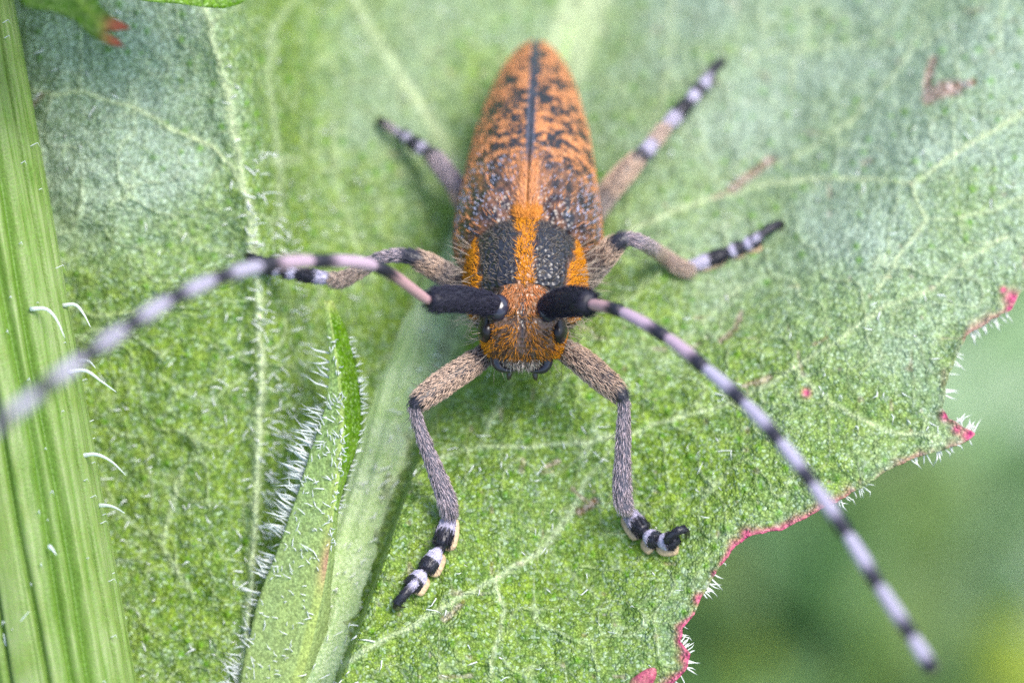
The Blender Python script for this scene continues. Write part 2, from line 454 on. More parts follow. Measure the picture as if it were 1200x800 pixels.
def leaf_sheet(outline, ax, ay, wfunc, attr_func, thick=.016):
    X, Y = np.meshgrid(ax, ay, indexing='ij')
    nx, ny = len(ax), len(ay)
    idx = np.arange(nx * ny).reshape(nx, ny)
    cx = .25 * (X[:-1, :-1] + X[1:, :-1] + X[:-1, 1:] + X[1:, 1:]); cy = .25 * (Y[:-1, :-1] + Y[1:, :-1] + Y[:-1, 1:] + Y[1:, 1:])
    keep = inside(cx.ravel(), cy.ravel(), outline)
    q = np.stack([idx[:-1, :-1], idx[:-1, 1:], idx[1:, 1:], idx[1:, :-1]], -1).reshape(-1, 4)[keep]
    x, y = X.ravel().copy(), Y.ravel().copy()
    # boundary edges
    e = np.concatenate([q[:, [0, 1]], q[:, [1, 2]], q[:, [2, 3]], q[:, [3, 0]]])
    key = np.sort(e, 1); code = key[:, 0].astype(np.int64) * (nx * ny) + key[:, 1]
    u, inv, cnt = np.unique(code, return_inverse=True, return_counts=True)
    be = e[cnt[inv] == 1]
    bv = np.unique(be)
    poly = np.array(list(outline) + [outline[0]])
    bx, by = x[bv], y[bv]
    best = np.full(len(bv), 1e18); tx, ty = bx.copy(), by.copy()
    for (a0, a1), (b0, b1) in zip(poly[:-1], poly[1:]):
        dx, dy = b0 - a0, b1 - a1; l2 = dx * dx + dy * dy + 1e-12
        t = np.clip(((bx - a0) * dx + (by - a1) * dy) / l2, 0, 1)
        qx, qy = a0 + t * dx, a1 + t * dy
        d2 = (bx - qx) ** 2 + (by - qy) ** 2
        mm = d2 < best
        best[mm] = d2[mm]; tx[mm] = qx[mm]; ty[mm] = qy[mm]
    x[bv], y[bv] = tx, ty
    used = np.unique(q); remap = np.full(nx * ny, -1); remap[used] = np.arange(len(used))
    q = remap[q]; be = remap[be]; x, y = x[used], y[used]
    at, lift = attr_func(x, y)
    w = wfunc(x, y) + lift
    v = P(x, y, w)
    # rolled rim with thickness
    bvi = np.unique(be); r2 = np.full(len(x), -1); r2[bvi] = len(x) + np.arange(len(bvi))
    rim = v[bvi].copy(); rim[:, 2] -= thick
    v = np.vstack([v, rim])
    at = {k: np.concatenate([a, a[bvi]]) for k, a in at.items()}
    rq = np.stack([be[:, 1], be[:, 0], r2[be[:, 0]], r2[be[:, 1]]], -1)
    return v, [q, rq], at

glands = []
gx_, gy_ = rng.uniform(-40, 1240, 1500), rng.uniform(-40, 840, 1500)
for x_, y_ in zip(gx_, gy_):
    if noise(x_ / 120, y_ / 120, 0, 9) > .30 and all((x_ - a) ** 2 + (y_ - b_) ** 2 > 15 ** 2 for a, b_, _ in glands):
        glands.append((x_, y_, random.uniform(2.2, 4.4)))

def leaf_attrs(x, y):
    vein = np.zeros_like(x); near = np.full_like(x, 1e9)
    jx, jy = x + 5 * (noise(x / 22, y / 22, 0, 1) - .5), y + 5 * (noise(x / 22, y / 22, 5, 1) - .5)
    for pl, hw, st in veins:
        xs = [p[0] for p in pl]; ys = [p[1] for p in pl]
        msk = (x > min(xs) - 60) & (x < max(xs) + 60) & (y > min(ys) - 60) & (y < max(ys) + 60)
        d = pl_dist(jx[msk], jy[msk], pl)
        vein[msk] = np.maximum(vein[msk], min(1, st * 1.3) * np.exp(-(d / (hw * .85)) ** 2)); near[msk] = np.minimum(near[msk], d)
    # fine vein network
    net = np.abs(noise(x / 38, y / 38, 0, 21) - .5); net2 = np.abs(noise(x / 20, y / 20, 3, 22) - .5)
    fine = .42 * np.exp(-(net / .020) ** 2) + .24 * np.exp(-(net2 / .03) ** 2)
    s = x - xm_f(y)
    midr = np.exp(-(np.clip(np.abs(s + 4) - 22, 0, 99) / 10.0) ** 2)
    # lamina right of the midrib at the foot is not midrib
    midr *= 1 - sstep(420, 560, y) * sstep(8, 14, s)
    vv = np.clip(vein + fine, 0, 1)
    vv = np.maximum(vv, midr * .75)
    scar = np.zeros_like(x)
    for pl, hw, st in scars:
        d = pl_dist(jx, jy, pl) + 3.0 * (noise(x / 5, y / 5, 0, 5) - .5)
        scar = np.maximum(scar, st * np.exp(-(d / hw) ** 4))
    scar = np.maximum(scar, .4 * sstep(.90, .96, noise(x / 12, y / 12, 0, 55)) * (x > 430))
    dot = np.zeros_like(x); bump = np.zeros_like(x)
    order = np.argsort(x); xo = x[order]
    for a, b_, r in glands:
        lo, hi = np.searchsorted(xo, [a - 12, a + 12]); ix = order[lo:hi]
        g_ = np.exp(-((x[ix] - a) ** 2 + (y[ix] - b_) ** 2) / r ** 2)
        dot[ix] = np.maximum(dot[ix], g_ * .75); bump[ix] = np.maximum(bump[ix], g_ * .006)
    ed = pl_dist(x, y, OUTLINE + [OUTLINE[0]])
    n1 = noise(x / 26, y / 26, 0, 31)
    red = np.exp(-(ed / (2.5 + 7 * noise(x / 15, y / 15, 0, 33))) ** 2) * (.12 + .88 * sstep(.35, .6, n1)) * (.45 + .55 * sstep(560, 640, y))
    for a, b_, r in redspots:
        red = np.maximum(red, 1.15 * np.exp(-((x - a) ** 2 + (y - b_) ** 2) / r ** 2))
    # bluish sky sheen painted into the colour: strongest on the outer lobes, weak towards the foot of the leaf
    sheen_and_pale = .14 + .80 * sstep(650, 1000, x) * sstep(600, 150, y) + 1.3 * sstep(340, 160, x) * sstep(380, 90, y) \
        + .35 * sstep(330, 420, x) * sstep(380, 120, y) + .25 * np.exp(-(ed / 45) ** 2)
    sheen_and_pale *= .55 + .9 * noise(x / 70, y / 70, 2, 41)
    sheen_and_pale = sheen_and_pale * (1 - .5 * sstep(0, 1, dot))
    puff = .020 * (1 - np.exp(-(near / 34) ** 2)) * sstep(0, 1, 1 - vein)
    lift = .008 * vein + .006 * fine / .3 + bump + puff + .020 * (noise(x / 46, y / 46, 0, 61) - .5) + .018 * (noise(x / 17, y / 17, 0, 62) - .5) + .007 * (noise(x / 8, y / 8, 0, 63) - .5) - .010 * scar
    lift += .014 * np.exp(-(ed / 8) ** 2)
    return {'vein': vv, 'scar': np.clip(scar, 0, 1), 'dot': dot, 'red': np.clip(red, 0, 1), 'sheen_and_pale': np.clip(sheen_and_pale, 0, 1)}, lift

plant = root('weed_plant', 'hairy green weed with a ribbed stem and broad toothed leaf that carries the beetle', 'plant', loc_world=(-1.4, -2.6, GZ))

ax_, ay_ = axis(-40, 1240, 2.1, -300, 1620), axis(-30, 830, 2.1, -680, 1320)
LV, LF, LA = leaf_sheet(OUTLINE, ax_, ay_, Wleaf, leaf_attrs)
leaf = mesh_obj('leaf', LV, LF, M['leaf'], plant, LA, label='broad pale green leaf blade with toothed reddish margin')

# thick pale midrib lying in the valley
m, nt, out = new_mat('midrib_surface')
tc = N(nt, 'ShaderNodeTexCoord').outputs['Object']
n1 = N(nt, 'ShaderNodeTexNoise', Scale=9.0, Detail=4.0); nt.links.new(tc, n1.inputs['Vector'])
n2 = N(nt, 'ShaderNodeTexVoronoi', Scale=110.0); nt.links.new(tc, n2.inputs['Vector'])
c = mixc(nt, ramp(nt, n1.outputs[0], .3, .7), (.34, .45, .19), (.50, .58, .38))
c = mixc(nt, math_n(nt, 'MULTIPLY', n2.outputs['Distance'], .75), c, (.12, .24, .03))
pr = N(nt, 'ShaderNodeBsdfPrincipled', Roughness=.45); nt.links.new(c, pr.inputs['Base Color'])
pr.inputs['Subsurface Weight'].default_value = .2; pr.inputs['Subsurface Radius'].default_value = (.05, .08, .02)
b = N(nt, 'ShaderNodeBump', Strength=.8, Distance=.005); nt.links.new(n2.outputs['Distance'], b.inputs['Height']); nt.links.new(b.outputs[0], pr.inputs['Normal'])
nt.links.new(pr.outputs[0], out.inputs[0]); M['midrib'] = m
py = np.linspace(-420, 1270, 220); pxm = xm_f(py) - 8 + 9 * sstep(440, 600, py)
rad = np.interp(py, [-420, 0, 200, 450, 650, 900, 1270], [.02, .06, .085, .115, .12, .12, .14])
pth = P(pxm, py, Wleaf(pxm, py) - rad * .10)
v, f, tt_, ang_, nor_ = tube(pth, rad * .93, 72, flat=.36)
v = v + nor_ * (.0035 * np.sin(ang_ * 12 + 3 * np.sin(tt_ * 9)) + .010 * (noise(ang_ * 3, tt_ * 60, 0, 71) - .5))[:, None]
mesh_obj('midrib', v, f, M['midrib'], leaf, label='thick pale green midrib of the leaf')

# hairs of the leaf
def leaf_hairs(px, py, ln, wd, dirs, lift, lab=None, wfun=Wleaf, off=.006):
    w = wfun(px, py) + off
    p = P(px, py, w)
    d = np.stack([dirs[:, 0], -dirs[:, 1], np.zeros(len(px))], -1)
    d0 = d * (1 - lift[:, None]) + np.array([0, 0, 1.0]) * lift[:, None]
    curl = rng.normal(0, .25, (len(px), 3))
    return hair_mesh(p, d0, d0 * np.array([1, 1, .3]) + curl, ln, wd)
def join(parts):
    vs_, fs_, o = [], {}, 0
    for v, fl in parts:
        for f in fl: fs_.setdefault(f.shape[1], []).append(f + o)
        vs_.append(v); o += len(v)
    return np.vstack(vs_), [np.vstack(x) for x in fs_.values()]
hp = []
hy = rng.uniform(380, 810, 60); hx = xm_f(hy) + rng.uniform(-36, 14, 60); an = rng.normal(2.4, .5, 60)
hp.append(leaf_hairs(hx, hy, rng.uniform(.02, .05, 60), rng.uniform(.004, .006, 60), np.stack([np.cos(an), np.sin(an)], -1), rng.uniform(.3, .8, 60), off=.045))
n = 1900
hx, hy = rng.uniform(-30, 1230, n), rng.uniform(-30, 830, n)
ok = inside(hx, hy, OUTLINE) & (rng.random(n) < .30 + .6 * (hx < 430) * (hx > 270) + .3 * (hy > 450))
hx, hy = hx[ok], hy[ok]; n = len(hx)
an = rng.normal(.9, .8, n) + np.where(hx < 450, 1.7, 0)
hp.append(leaf_hairs(hx, hy, rng.uniform(.020, .060, n), rng.uniform(.0042, .0066, n), np.stack([np.cos(an), np.sin(an)], -1), rng.uniform(.2, .8, n)))
# along the ridge vein and the veins
def along(poly, cnt, spread):
    pl = np.array(poly, float); seg = np.linalg.norm(np.diff(pl, axis=0), axis=1); cs = np.concatenate([[0], np.cumsum(seg)])
    t = rng.uniform(0, cs[-1], cnt)
    return np.interp(t, cs, pl[:, 0]) + rng.normal(0, spread, cnt), np.interp(t, cs, pl[:, 1]) + rng.normal(0, spread, cnt)
hx, hy = along([(298, 180), (306, 300), (318, 420), (315, 560), (306, 680), (292, 810)], 95, 7); n = len(hx)
an = rng.normal(.15, .5, n) + np.pi * (rng.random(n) < .2)
hp.append(leaf_hairs(hx, hy, rng.uniform(.03, .075, n), rng.uniform(.004, .006, n), np.stack([np.cos(an), np.sin(an)], -1), rng.uniform(.3, .7, n)))
hx, hy = along([(330, 230), (345, 330), (350, 430), (330, 560), (312, 690)], 80, 16); n = len(hx)
an = rng.normal(.2, .35, n)
hp.append(leaf_hairs(hx, hy, rng.uniform(.04, .08, n), rng.uniform(.005, .008, n), np.stack([np.cos(an), np.sin(an)], -1), rng.uniform(.3, .7, n)))
# margin bristles
oi_a = np.array(oi); k = rng.choice(len(oi_a) - 1, 190); t = rng.random(190)
a, b_ = oi_a[k], oi_a[k + 1]; pt = a + (b_ - a) * t[:, None]; tg = b_ - a; nn = np.stack([-tg[:, 1], tg[:, 0]], -1); nn /= np.linalg.norm(nn, axis=1)[:, None] + 1e-9
nn = -nn + rng.normal(0, .25, nn.shape)
keepm = noise(pt[:, 0] / 40, pt[:, 1] / 40, 0, 77) > .38
pt, nn = pt[keepm], nn[keepm]
hp.append(leaf_hairs(pt[:, 0], pt[:, 1], rng.uniform(.018, .05, len(pt)), rng.uniform(.005, .008, len(pt)), nn, rng.uniform(.0, .25, len(pt)), off=.0))
v, f = join(hp)
mesh_obj('leaf_hairs', v, f, M['hair'], leaf, {'col': np.tile([.90, .93, .90], (len(v), 1))}, kind='stuff', label='short white hairs of the leaf')

# ------------------------------------------------------------------ ribbed stem
stem_px = np.array([(-170, -480, -.34), (-125, -230, -.10), (-84, 0, .0), (-12, 400, .08), (59, 800, .18), (100, 1050, .20), (125, 1250, .12)])
sp = P(stem_px[:, 0], stem_px[:, 1], stem_px[:, 2])
def w2v(p): p = np.asarray(p, float); return np.array([p @ RIGHT, p @ UP, p @ TOW])
extra = np.array([w2v((-1.35, -2.9, -2.6)), w2v((-1.4, -2.8, -6)), w2v((-1.4, -2.7, -10)), w2v((-1.4, -2.6, GZ - .3))])
spath = crom(np.vstack([sp, extra]), 420)
ns = 300
t_, n__, b__ = frames(spath, (0, 0, 1))
a = np.linspace(0, 2 * np.pi, ns, endpoint=False)
srad = .245
rib = np.zeros((len(spath), ns)); stripe = np.zeros((len(spath), ns))
rib_at = np.sort((np.arange(19) + rng.uniform(-.22, .22, 19)) / 19 * 2 * np.pi)
lng = np.linspace(0, 1, len(spath))[:, None]
for ra in rib_at:
    wob = ra + .02 * np.sin(lng * 60 + ra * 7)
    dd = np.abs((a[None] - wob + np.pi) % (2 * np.pi) - np.pi)
    rib += np.exp(-(dd / (.030 + .03 * (np.sin(ra * 9) > .3))) ** 2)
stripe = 1 - np.clip(rib, 0, 1)
stripe2 = noise(a[None] * 22 + 0 * lng, lng * 5 + 0 * a[None], 0, 15)
speck = noise(a[None] * 70 + 0 * lng, lng * 170 + 0 * a[None], 0, 19)
r_ = srad * (1 - .085 * rib + .030 * (stripe2 - .5))
sv = spath[:, None] + (n__[:, None] * np.cos(a)[None, :, None] + b__[:, None] * np.sin(a)[None, :, None]) * r_[..., None]
i_ = np.arange(len(spath) - 1)[:, None] * ns; j = np.arange(ns)[None]; j2 = (j + 1) % ns
sq = np.stack([i_ + j, i_ + j2, i_ + ns + j2, i_ + ns + j], -1).reshape(-1, 4)
m, nt, out = new_mat('stem_surface')
tc = N(nt, 'ShaderNodeTexCoord').outputs['Object']
n1 = N(nt, 'ShaderNodeTexNoise', Scale=7.0, Detail=4.0); nt.links.new(tc, n1.inputs['Vector'])
vo = N(nt, 'ShaderNodeTexVoronoi', Scale=120.0); nt.links.new(tc, vo.inputs['Vector'])
st_ = attr(nt, 'stripe').outputs['Fac']
groove = mixc(nt, ramp(nt, n1.outputs[0], .3, .7), (.038, .092, .002), (.062, .122, .003))
pale = mixc(nt, ramp(nt, n1.outputs[0], .3, .7), (.135, .18, .038), (.225, .265, .125))
c = mixc(nt, st_, groove, pale)
c = mixc(nt, math_n(nt, 'MULTIPLY', vo.outputs['Distance'], .5), c, (.14, .28, .04))
c = mixc(nt, math_n(nt, 'MULTIPLY', ramp(nt, attr(nt, 'brown').outputs['Fac'], .0, 1.), .7), c, (.25, .16, .05))
pr = N(nt, 'ShaderNodeBsdfPrincipled', Roughness=.42); nt.links.new(c, pr.inputs['Base Color']); pr.inputs['Specular IOR Level'].default_value = .2
pr.inputs['Subsurface Weight'].default_value = .12; pr.inputs['Subsurface Radius'].default_value = (.04, .07, .01)
b = N(nt, 'ShaderNodeBump', Strength=.2, Distance=.004); nt.links.new(vo.outputs['Distance'], b.inputs['Height']); nt.links.new(b.outputs[0], pr.inputs['Normal'])
nt.links.new(pr.outputs[0], out.inputs[0]); M['stem'] = m
brown = np.exp(-(((a[None] - 4.95) % (2 * np.pi)) / .02) ** 2) * sstep(.35, .6, noise(lng * 90, 0 * a[None], 0, 8))
stem = mesh_obj('stem', sv.reshape(-1, 3), sq, M['stem'], plant,
                {'stripe': np.clip(stripe * (.55 + .75 * (stripe2 - .3) + .9 * (speck - .5)), 0, 1).ravel(), 'brown': brown.ravel()}, label='thick green stem with pale lengthwise ribs')
# bristles of the stem: large ones seen in the photograph, plus scattered ones
def bristle(path_px, ws, wd):
    p = crom(P([q[0] for q in path_px], [q[1] for q in path_px], ws), 12)
    v, f, *_ = tube(p, wd * np.linspace(1, .12, 12), 6); return v, f
bs = []
for pth_, z0 in (([(72, 358), (88, 357), (98, 368), (106, 383)], .12), ([(36, 362), (54, 362), (66, 374), (76, 396)], .27), ([(78, 436), (100, 434), (118, 446), (136, 459)], .2),
                 ([(96, 534), (112, 532), (130, 540), (147, 556)], .22), ([(116, 592), (126, 592), (136, 595), (146, 601)], .2), ([(94, 422), (104, 423), (112, 431)], .15),
                 ([(8, 756), (10, 742), (20, 732), (34, 716)], .36), ([(8, 770), (6, 752), (4, 742)], .36), ([(58, 640), (62, 644), (66, 650)], .38)):
    bs.append(bristle(pth_, [z0 + .02 * q for q in range(len(pth_))], .0075))
k = rng.choice(240, 420); aa = rng.uniform(0, 2 * np.pi, 420)
nr = n__[k] * np.cos(aa)[:, None] + b__[k] * np.sin(aa)[:, None]
bs.append(hair_mesh(spath[k] + nr * srad, nr - t_[k] * .2, nr * .3 + t_[k] * .9, rng.uniform(.012, .05, 420), .0042))
v, f = join(bs)
mesh_obj('stem_hairs', v, f, M['hair'], stem, {'col': np.tile([.80, .86, .80], (len(v), 1))}, kind='stuff', label='curved white bristles of the stem')

# ------------------------------------------------------------------ folded young leaf standing in front of the midrib
kp = [352, 385, 420, 450, 475, 500, 530, 560, 600, 660, 700, 760, 800, 880, 960]
kl = [379, 383, 387, 386, 382, 374, 363, 354, 341, 318, 304, 288, 280, 264, 250]
kc = [383.5, 389, 394, 398, 401, 402, 401, 397, 391, 383, 376, 362, 350, 322, 300]
kr = [389, 406, 418, 423, 426, 425, 418, 405, 397, 391, 388, 382, 372, 352, 330]
rows = np.linspace(352, 960, 300)
fl, fc, fr = (smooth_interp(kp, q, 7)(rows) for q in (kl, kc, kr))
tw = smooth_interp([352, 500, 600, 700, 800, 960], [-.02, .09, .10, .06, .05, .10], 40)(rows)
cols = np.linspace(-1, 1, 41)
C_, R_ = np.meshgrid(cols, rows)
xx = np.where(C_ < 0, fc[:, None] + (fc - fl)[:, None] * C_, fc[:, None] + (fr - fc)[:, None] * C_)
fold = np.where(C_ < 0, -.0008 * (fc - fl)[:, None] * np.abs(C_) ** 1.2, -.0032 * (fr - fc)[:, None] * np.abs(C_) ** 1.4)
ww = tw[:, None] + fold
xx = xx + 2.0 * (noise(C_ * 4, R_ / 14, 0, 81) - .5) * (np.abs(C_) > .9)
nr_, nc_ = xx.shape
ii = (np.arange(nr_ - 1)[:, None] * nc_ + np.arange(nc_ - 1)[None]).ravel()
fv = P(xx.ravel(), R_.ravel(), ww.ravel())
fq = np.stack([ii, ii + nc_, ii + nc_ + 1, ii + 1], -1)
Cr, Rr = C_.ravel(), R_.ravel()
tip = np.exp(-((Rr - 352) / 13) ** 2)
vein_ = np.exp(-((Cr + .02) / .10) ** 2) * .95
bl_ = np.where(Cr < 0, .60 + .9 * sstep(480, 700, Rr), .0 + 1.3 * sstep(540, 700, Rr))
young = mesh_obj('young_leaf', fv, fq, M['small_leaf'], plant,
                 {'vein': np.clip(vein_ + .30 * sstep(500, 700, Rr) + .15 * (Cr < 0) + .9 * tip + .35 * (noise(Cr * 13, Rr / 90, 0, 91) - .5) + .25 * (noise(Cr * 6, Rr / 12, 0, 92) - .5), 0, 1), 'scar': np.clip(tip * .15, 0, 1), 'dot': np.zeros(len(fv)), 'red': .55 * np.exp(-((Rr - 660) / 26) ** 2) * np.exp(-(Cr / .12) ** 2), 'sheen_and_pale': bl_},
                 label='narrow folded young leaf with yellow tip and white fringe')
sol = young.modifiers.new('thickness', 'SOLIDIFY'); sol.thickness = .012; sol.offset = -1
# fringe
n = 150
t = np.where(rng.random(n) < .7, rng.normal(.32, .14, n), rng.uniform(.6, 1.0, n)); yy = 400 + np.clip(t, .02, 1) * 420
xl = np.interp(yy, rows, fl) + rng.uniform(-2, 8, n); wl_ = np.interp(yy, rows, tw) - .0010 * (np.interp(yy, rows, fc) - np.interp(yy, rows, fl)) - .02
p = P(xl, yy, wl_)
an = rng.normal(np.pi * .86, .25, n)
d0 = np.stack([np.cos(an), np.sin(an), rng.uniform(.0, .5, n)], -1)
h1 = hair_mesh(p, d0, d0 + rng.normal(0, .35, (n, 3)), rng.uniform(.04, .10, n), rng.uniform(.005, .008, n))
n = 70; yy = rng.uniform(395, 640, n)
xc = np.interp(yy, rows, fc) + rng.normal(0, 2, n)
an = rng.uniform(0, 2 * np.pi, n); d0 = np.stack([np.cos(an), np.sin(an), np.full(n, .9)], -1)
h2 = hair_mesh(P(xc, yy, np.interp(yy, rows, tw) + .003), d0, d0 + rng.normal(0, .5, (n, 3)), rng.uniform(.012, .03, n), .005)
n = 60; yy = rng.uniform(380, 600, n); xc = np.interp(yy, rows, fr) - 2
an = rng.normal(0.2, .4, n); d0 = np.stack([np.cos(an), np.sin(an), rng.uniform(-.2, .4, n)], -1)
h3 = hair_mesh(P(xc, yy, np.interp(yy, rows, tw) - .06), d0, d0 + rng.normal(0, .4, (n, 3)), rng.uniform(.015, .035, n), .005)
n = 150; yy = rng.uniform(470, 820, n); k4 = rng.uniform(.05, .95, n)
xc = np.interp(yy, rows, fl) * (1 - k4) + np.interp(yy, rows, fc) * k4
an = rng.normal(2.2, .7, n); d0 = np.stack([np.cos(an), np.sin(an), rng.uniform(.3, 1.2, n)], -1)
h4 = hair_mesh(P(xc, yy, np.interp(yy, rows, tw) - .0008 * (np.interp(yy, rows, fc) - xc) ), d0, d0 + rng.normal(0, .4, (n, 3)), rng.uniform(.015, .05, n), .005)
v, f = join([h1, h2, h3, h4])
mesh_obj('leaf_fringe', v, f, M['hair'], young, {'col': np.tile([.80, .85, .82], (len(v), 1))}, kind='stuff', label='white hairs along the young leaf')

# ------------------------------------------------------------------ lobed upper leaves hanging into the top corner
M['upper_leaf'] = leaf_material('upper_leaf_surface', (.014, .050, .003), (.040, .095, .006), (.1, .15, .06), (.09, .15, .02), cell=170, transl=.06, bump=.3, spec=.05, redc=((.07, .018, .012), (.13, .035, .02)), trc=(.08, .16, .01))
def upper_leaf(name, outline, wfun, reds, pale_v, label, mat='small_leaf'):
    xs = [p[0] for p in outline]; ys = [p[1] for p in outline]
    def at(x, y):
        red = np.zeros_like(x)
        for a, b_, r in reds: red = np.maximum(red, np.exp(-((x - a) ** 2 + (y - b_) ** 2) / r ** 2))
        if mat == 'upper_leaf': return {'vein': .4 * np.exp(-(pl_dist(x, y, [(-60, -200), (40, -60), (120, 30)]) / 4) ** 2), 'scar': red, 'dot': red, 'red': sstep(108, 140, x) * sstep(12, 28, y), 'sheen_and_pale': red}, .01 * noise(x / 15, y / 15, 0, 4)
        vn = .5 * np.exp(-(pl_dist(x, y, [(-60, -200), (40, -60), (120, 30)]) / 4) ** 2)
        z = np.zeros_like(x)
        return {'vein': vn, 'scar': z, 'dot': z, 'red': np.clip(red, 0, 1), 'sheen_and_pale': z + pale_v}, .01 * noise(x / 15, y / 15, 0, 4)
    v, f, a_ = leaf_sheet(outline, np.arange(min(xs) - 4, max(xs) + 4, 3.0), np.arange(min(ys) - 4, max(ys) + 4, 3.0), wfun, at)
    return mesh_obj(name, v, f, M[mat], plant, a_, label=label)
upper_leaf('upper_leaf', [(-90, -190), (-40, -150), (-10, -60), (18, -8), (30, 8), (62, 14), (88, 24), (104, 42), (126, 52), (146, 56), (138, 46), (122, 37), (136, 36), (154, 33),
                          (132, 20), (112, 2), (118, -20), (170, -30), (120, -60), (130, -110), (70, -120), (40, -200), (-20, -215), (-80, -230)],
           lambda x, y: .68 + .0008 * (y + 20) - .0006 * (x - 60) - .004 * np.minimum(0, y + 60) * 0, [], .0,
           'dark lobed leaf tip with red points hanging from above', 'upper_leaf')
upper_leaf('upper_leaf', [(-95, -215), (0, -160), (80, -60), (130, -24), (152, -2), (176, 2), (205, 4), (236, 8), (262, 10), (282, 4), (310, -22), (300, -90), (230, -150), (100, -220), (-60, -245)],
           lambda x, y: .34 - .0004 * (x - 200) + .0006 * y, [(152, 0, 5), (128, -20, 8)], .0, 'bright yellow green leaf edge above the broad leaf')
# short petioles that tie the upper leaves to the stem
for (pp) in ([(-150, -260, -.2), (-120, -250, .15), (-70, -205, .64)], [(-150, -290, -.2), (-120, -270, .1), (-60, -225, .40)]):
    q = crom(P([c_[0] for c_ in pp], [c_[1] for c_ in pp], [c_[2] for c_ in pp]), 12)
    v, f, *_ = tube(q, .03, 10); mesh_obj('petiole', v, f, M['midrib'], plant)
# red tooth of a lower lobe showing at the lower margin
q = crom(P([730, 745, 757, 768], [830, 808, 795, 783], [.20, .22, .23, .235]), 16)
v, f, tt, *_ = tube(q, .032 * np.sqrt(np.clip(1 - np.linspace(0, 1, 16) ** 2.5, .02, 1)), 12, flat=.6)
mesh_obj('leaf_tooth', v, f, M['small_leaf'], leaf, {'vein': tt * .3, 'scar': tt * 0, 'dot': tt * 0, 'red': sstep(.2, .6, tt) * .85, 'sheen_and_pale': tt * 0 + .3}, label='red tipped tooth of the leaf margin')

# ------------------------------------------------------------------ plants on the ground (out of focus)
def bg_mat(name, c1, c2):
    m, nt, out = new_mat(name)
    tc = N(nt, 'ShaderNodeTexCoord').outputs['Object']
    n1 = N(nt, 'ShaderNodeTexNoise', Scale=1.5, Detail=4.0); nt.links.new(tc, n1.inputs['Vector'])
    c = mixc(nt, ramp(nt, n1.outputs[0], .3, .7), c1, c2)
    c = mixc(nt, math_n(nt, 'MULTIPLY', attr(nt, 'vein').outputs['Fac'], .25), c, tuple(min(1, 1.5 * x + .05) for x in c2))
    pr = N(nt, 'ShaderNodeBsdfPrincipled', Roughness=.5); nt.links.new(c, pr.inputs['Base Color'])
    tr = N(nt, 'ShaderNodeBsdfTranslucent'); nt.links.new(c, tr.inputs['Color'])
    mx = N(nt, 'ShaderNodeMixShader'); mx.inputs[0].default_value = .3
    nt.links.new(pr.outputs[0], mx.inputs[1]); nt.links.new(tr.outputs[0], mx.inputs[2]); nt.links.new(mx.outputs[0], out.inputs[0])
    return m
BG = {'pale': bg_mat('pale_plant', (.32, .44, .26), (.44, .54, .42)), 'mid': bg_mat('mid_plant', (.16, .29, .11), (.24, .38, .19)), 'grass': bg_mat('grass_blade', (.07, .17, .05), (.11, .23, .075)),
      'dark': bg_mat('dark_plant', (.065, .16, .04), (.11, .22, .06)), 'yellow': bg_mat('yellow_plant', (.28, .38, .015), (.36, .45, .03)),
      'olive': bg_mat('olive_plant', (.09, .17, .03), (.13, .21, .045))}
def ground_plant(pos, kind, label, nl=9, L=4.0, W=1.5, seed=0, group=None, rise=.7):
    r = np.random.default_rng(seed)
    o = root('ground_plant', label, 'plant', loc_world=pos, group=group)
    for k in range(nl):
        az = k * 2.399 + r.uniform(-.3, .3); l = L * r.uniform(.75, 1.1); w = W * r.uniform(.8, 1.15); up = rise * r.uniform(.6, 1.3)
        s = np.linspace(0, 1, 22)[:, None]; c_ = np.linspace(-1, 1, 9)[None]
        prof = np.sin(np.pi * np.clip(s, 0, 1) ** .8) ** .8 * .5 * w * (1 + .07 * np.sin(s * 40 + k)) + .06
        rr = l * s * (1 - .12 * up * s); zz = l * up * (s - .62 * s ** 2) + .18 * w * np.abs(c_) ** 1.5 * np.sin(np.pi * s) + .06 * w * np.sin(s * 14 + c_ * 2)
        lx, ly = rr + 0 * c_, prof * c_
        x = lx * math.cos(az) - ly * math.sin(az); y = lx * math.sin(az) + ly * math.cos(az)
        v = np.stack([x, y, zz + .0 * c_ - .1], -1).reshape(-1, 3) + np.asarray(pos)
        ii = (np.arange(21)[:, None] * 9 + np.arange(8)[None]).ravel()
        mesh_obj('leaf', v, np.stack([ii, ii + 1, ii + 10, ii + 9], -1), BG[kind], o, {'vein': np.exp(-(np.broadcast_to(c_, (22, 9)).ravel() / .18) ** 2)}, view=False)
    return o
for (gx0, gy0, kd, lb, sd_) in ((1175, 615, 'pale', 'pale bluish green rosette on the ground below the toothed leaf margin', 1),
                                (1010, 610, 'mid', 'mid green rosette on the ground below the row of margin bristles', 2),
                                (1090, 510, 'mid', 'mid green rosette on the ground close beside the pale bluish rosette', 6),
                                (1275, 400, 'dark', 'dark green rosette on the ground under the magenta tooth of the leaf', 5),
                                (1150, 420, 'mid', 'mid green rosette on the ground next to the dark green rosette', 8),
                                (835, 720, 'dark', 'dark green rosette on the ground below the red edged leaf notch', 4),
                                (935, 700, 'olive', 'olive green rosette on the ground between dark and yellowish rosettes', 9),
                                (1000, 845, 'yellow', 'bright yellow green rosette on the ground beside the olive rosette', 3),
                                (1125, 845, 'yellow', 'bright yellow green rosette on the ground beyond the antenna tip', 7)):
    ground_plant(ground_at(gx0, gy0), kd, lb, 9, {'dark': 1.6, 'yellow': .95}.get(kd, 1.5), 1.0 if kd == 'dark' else .85, sd_, rise=.45)
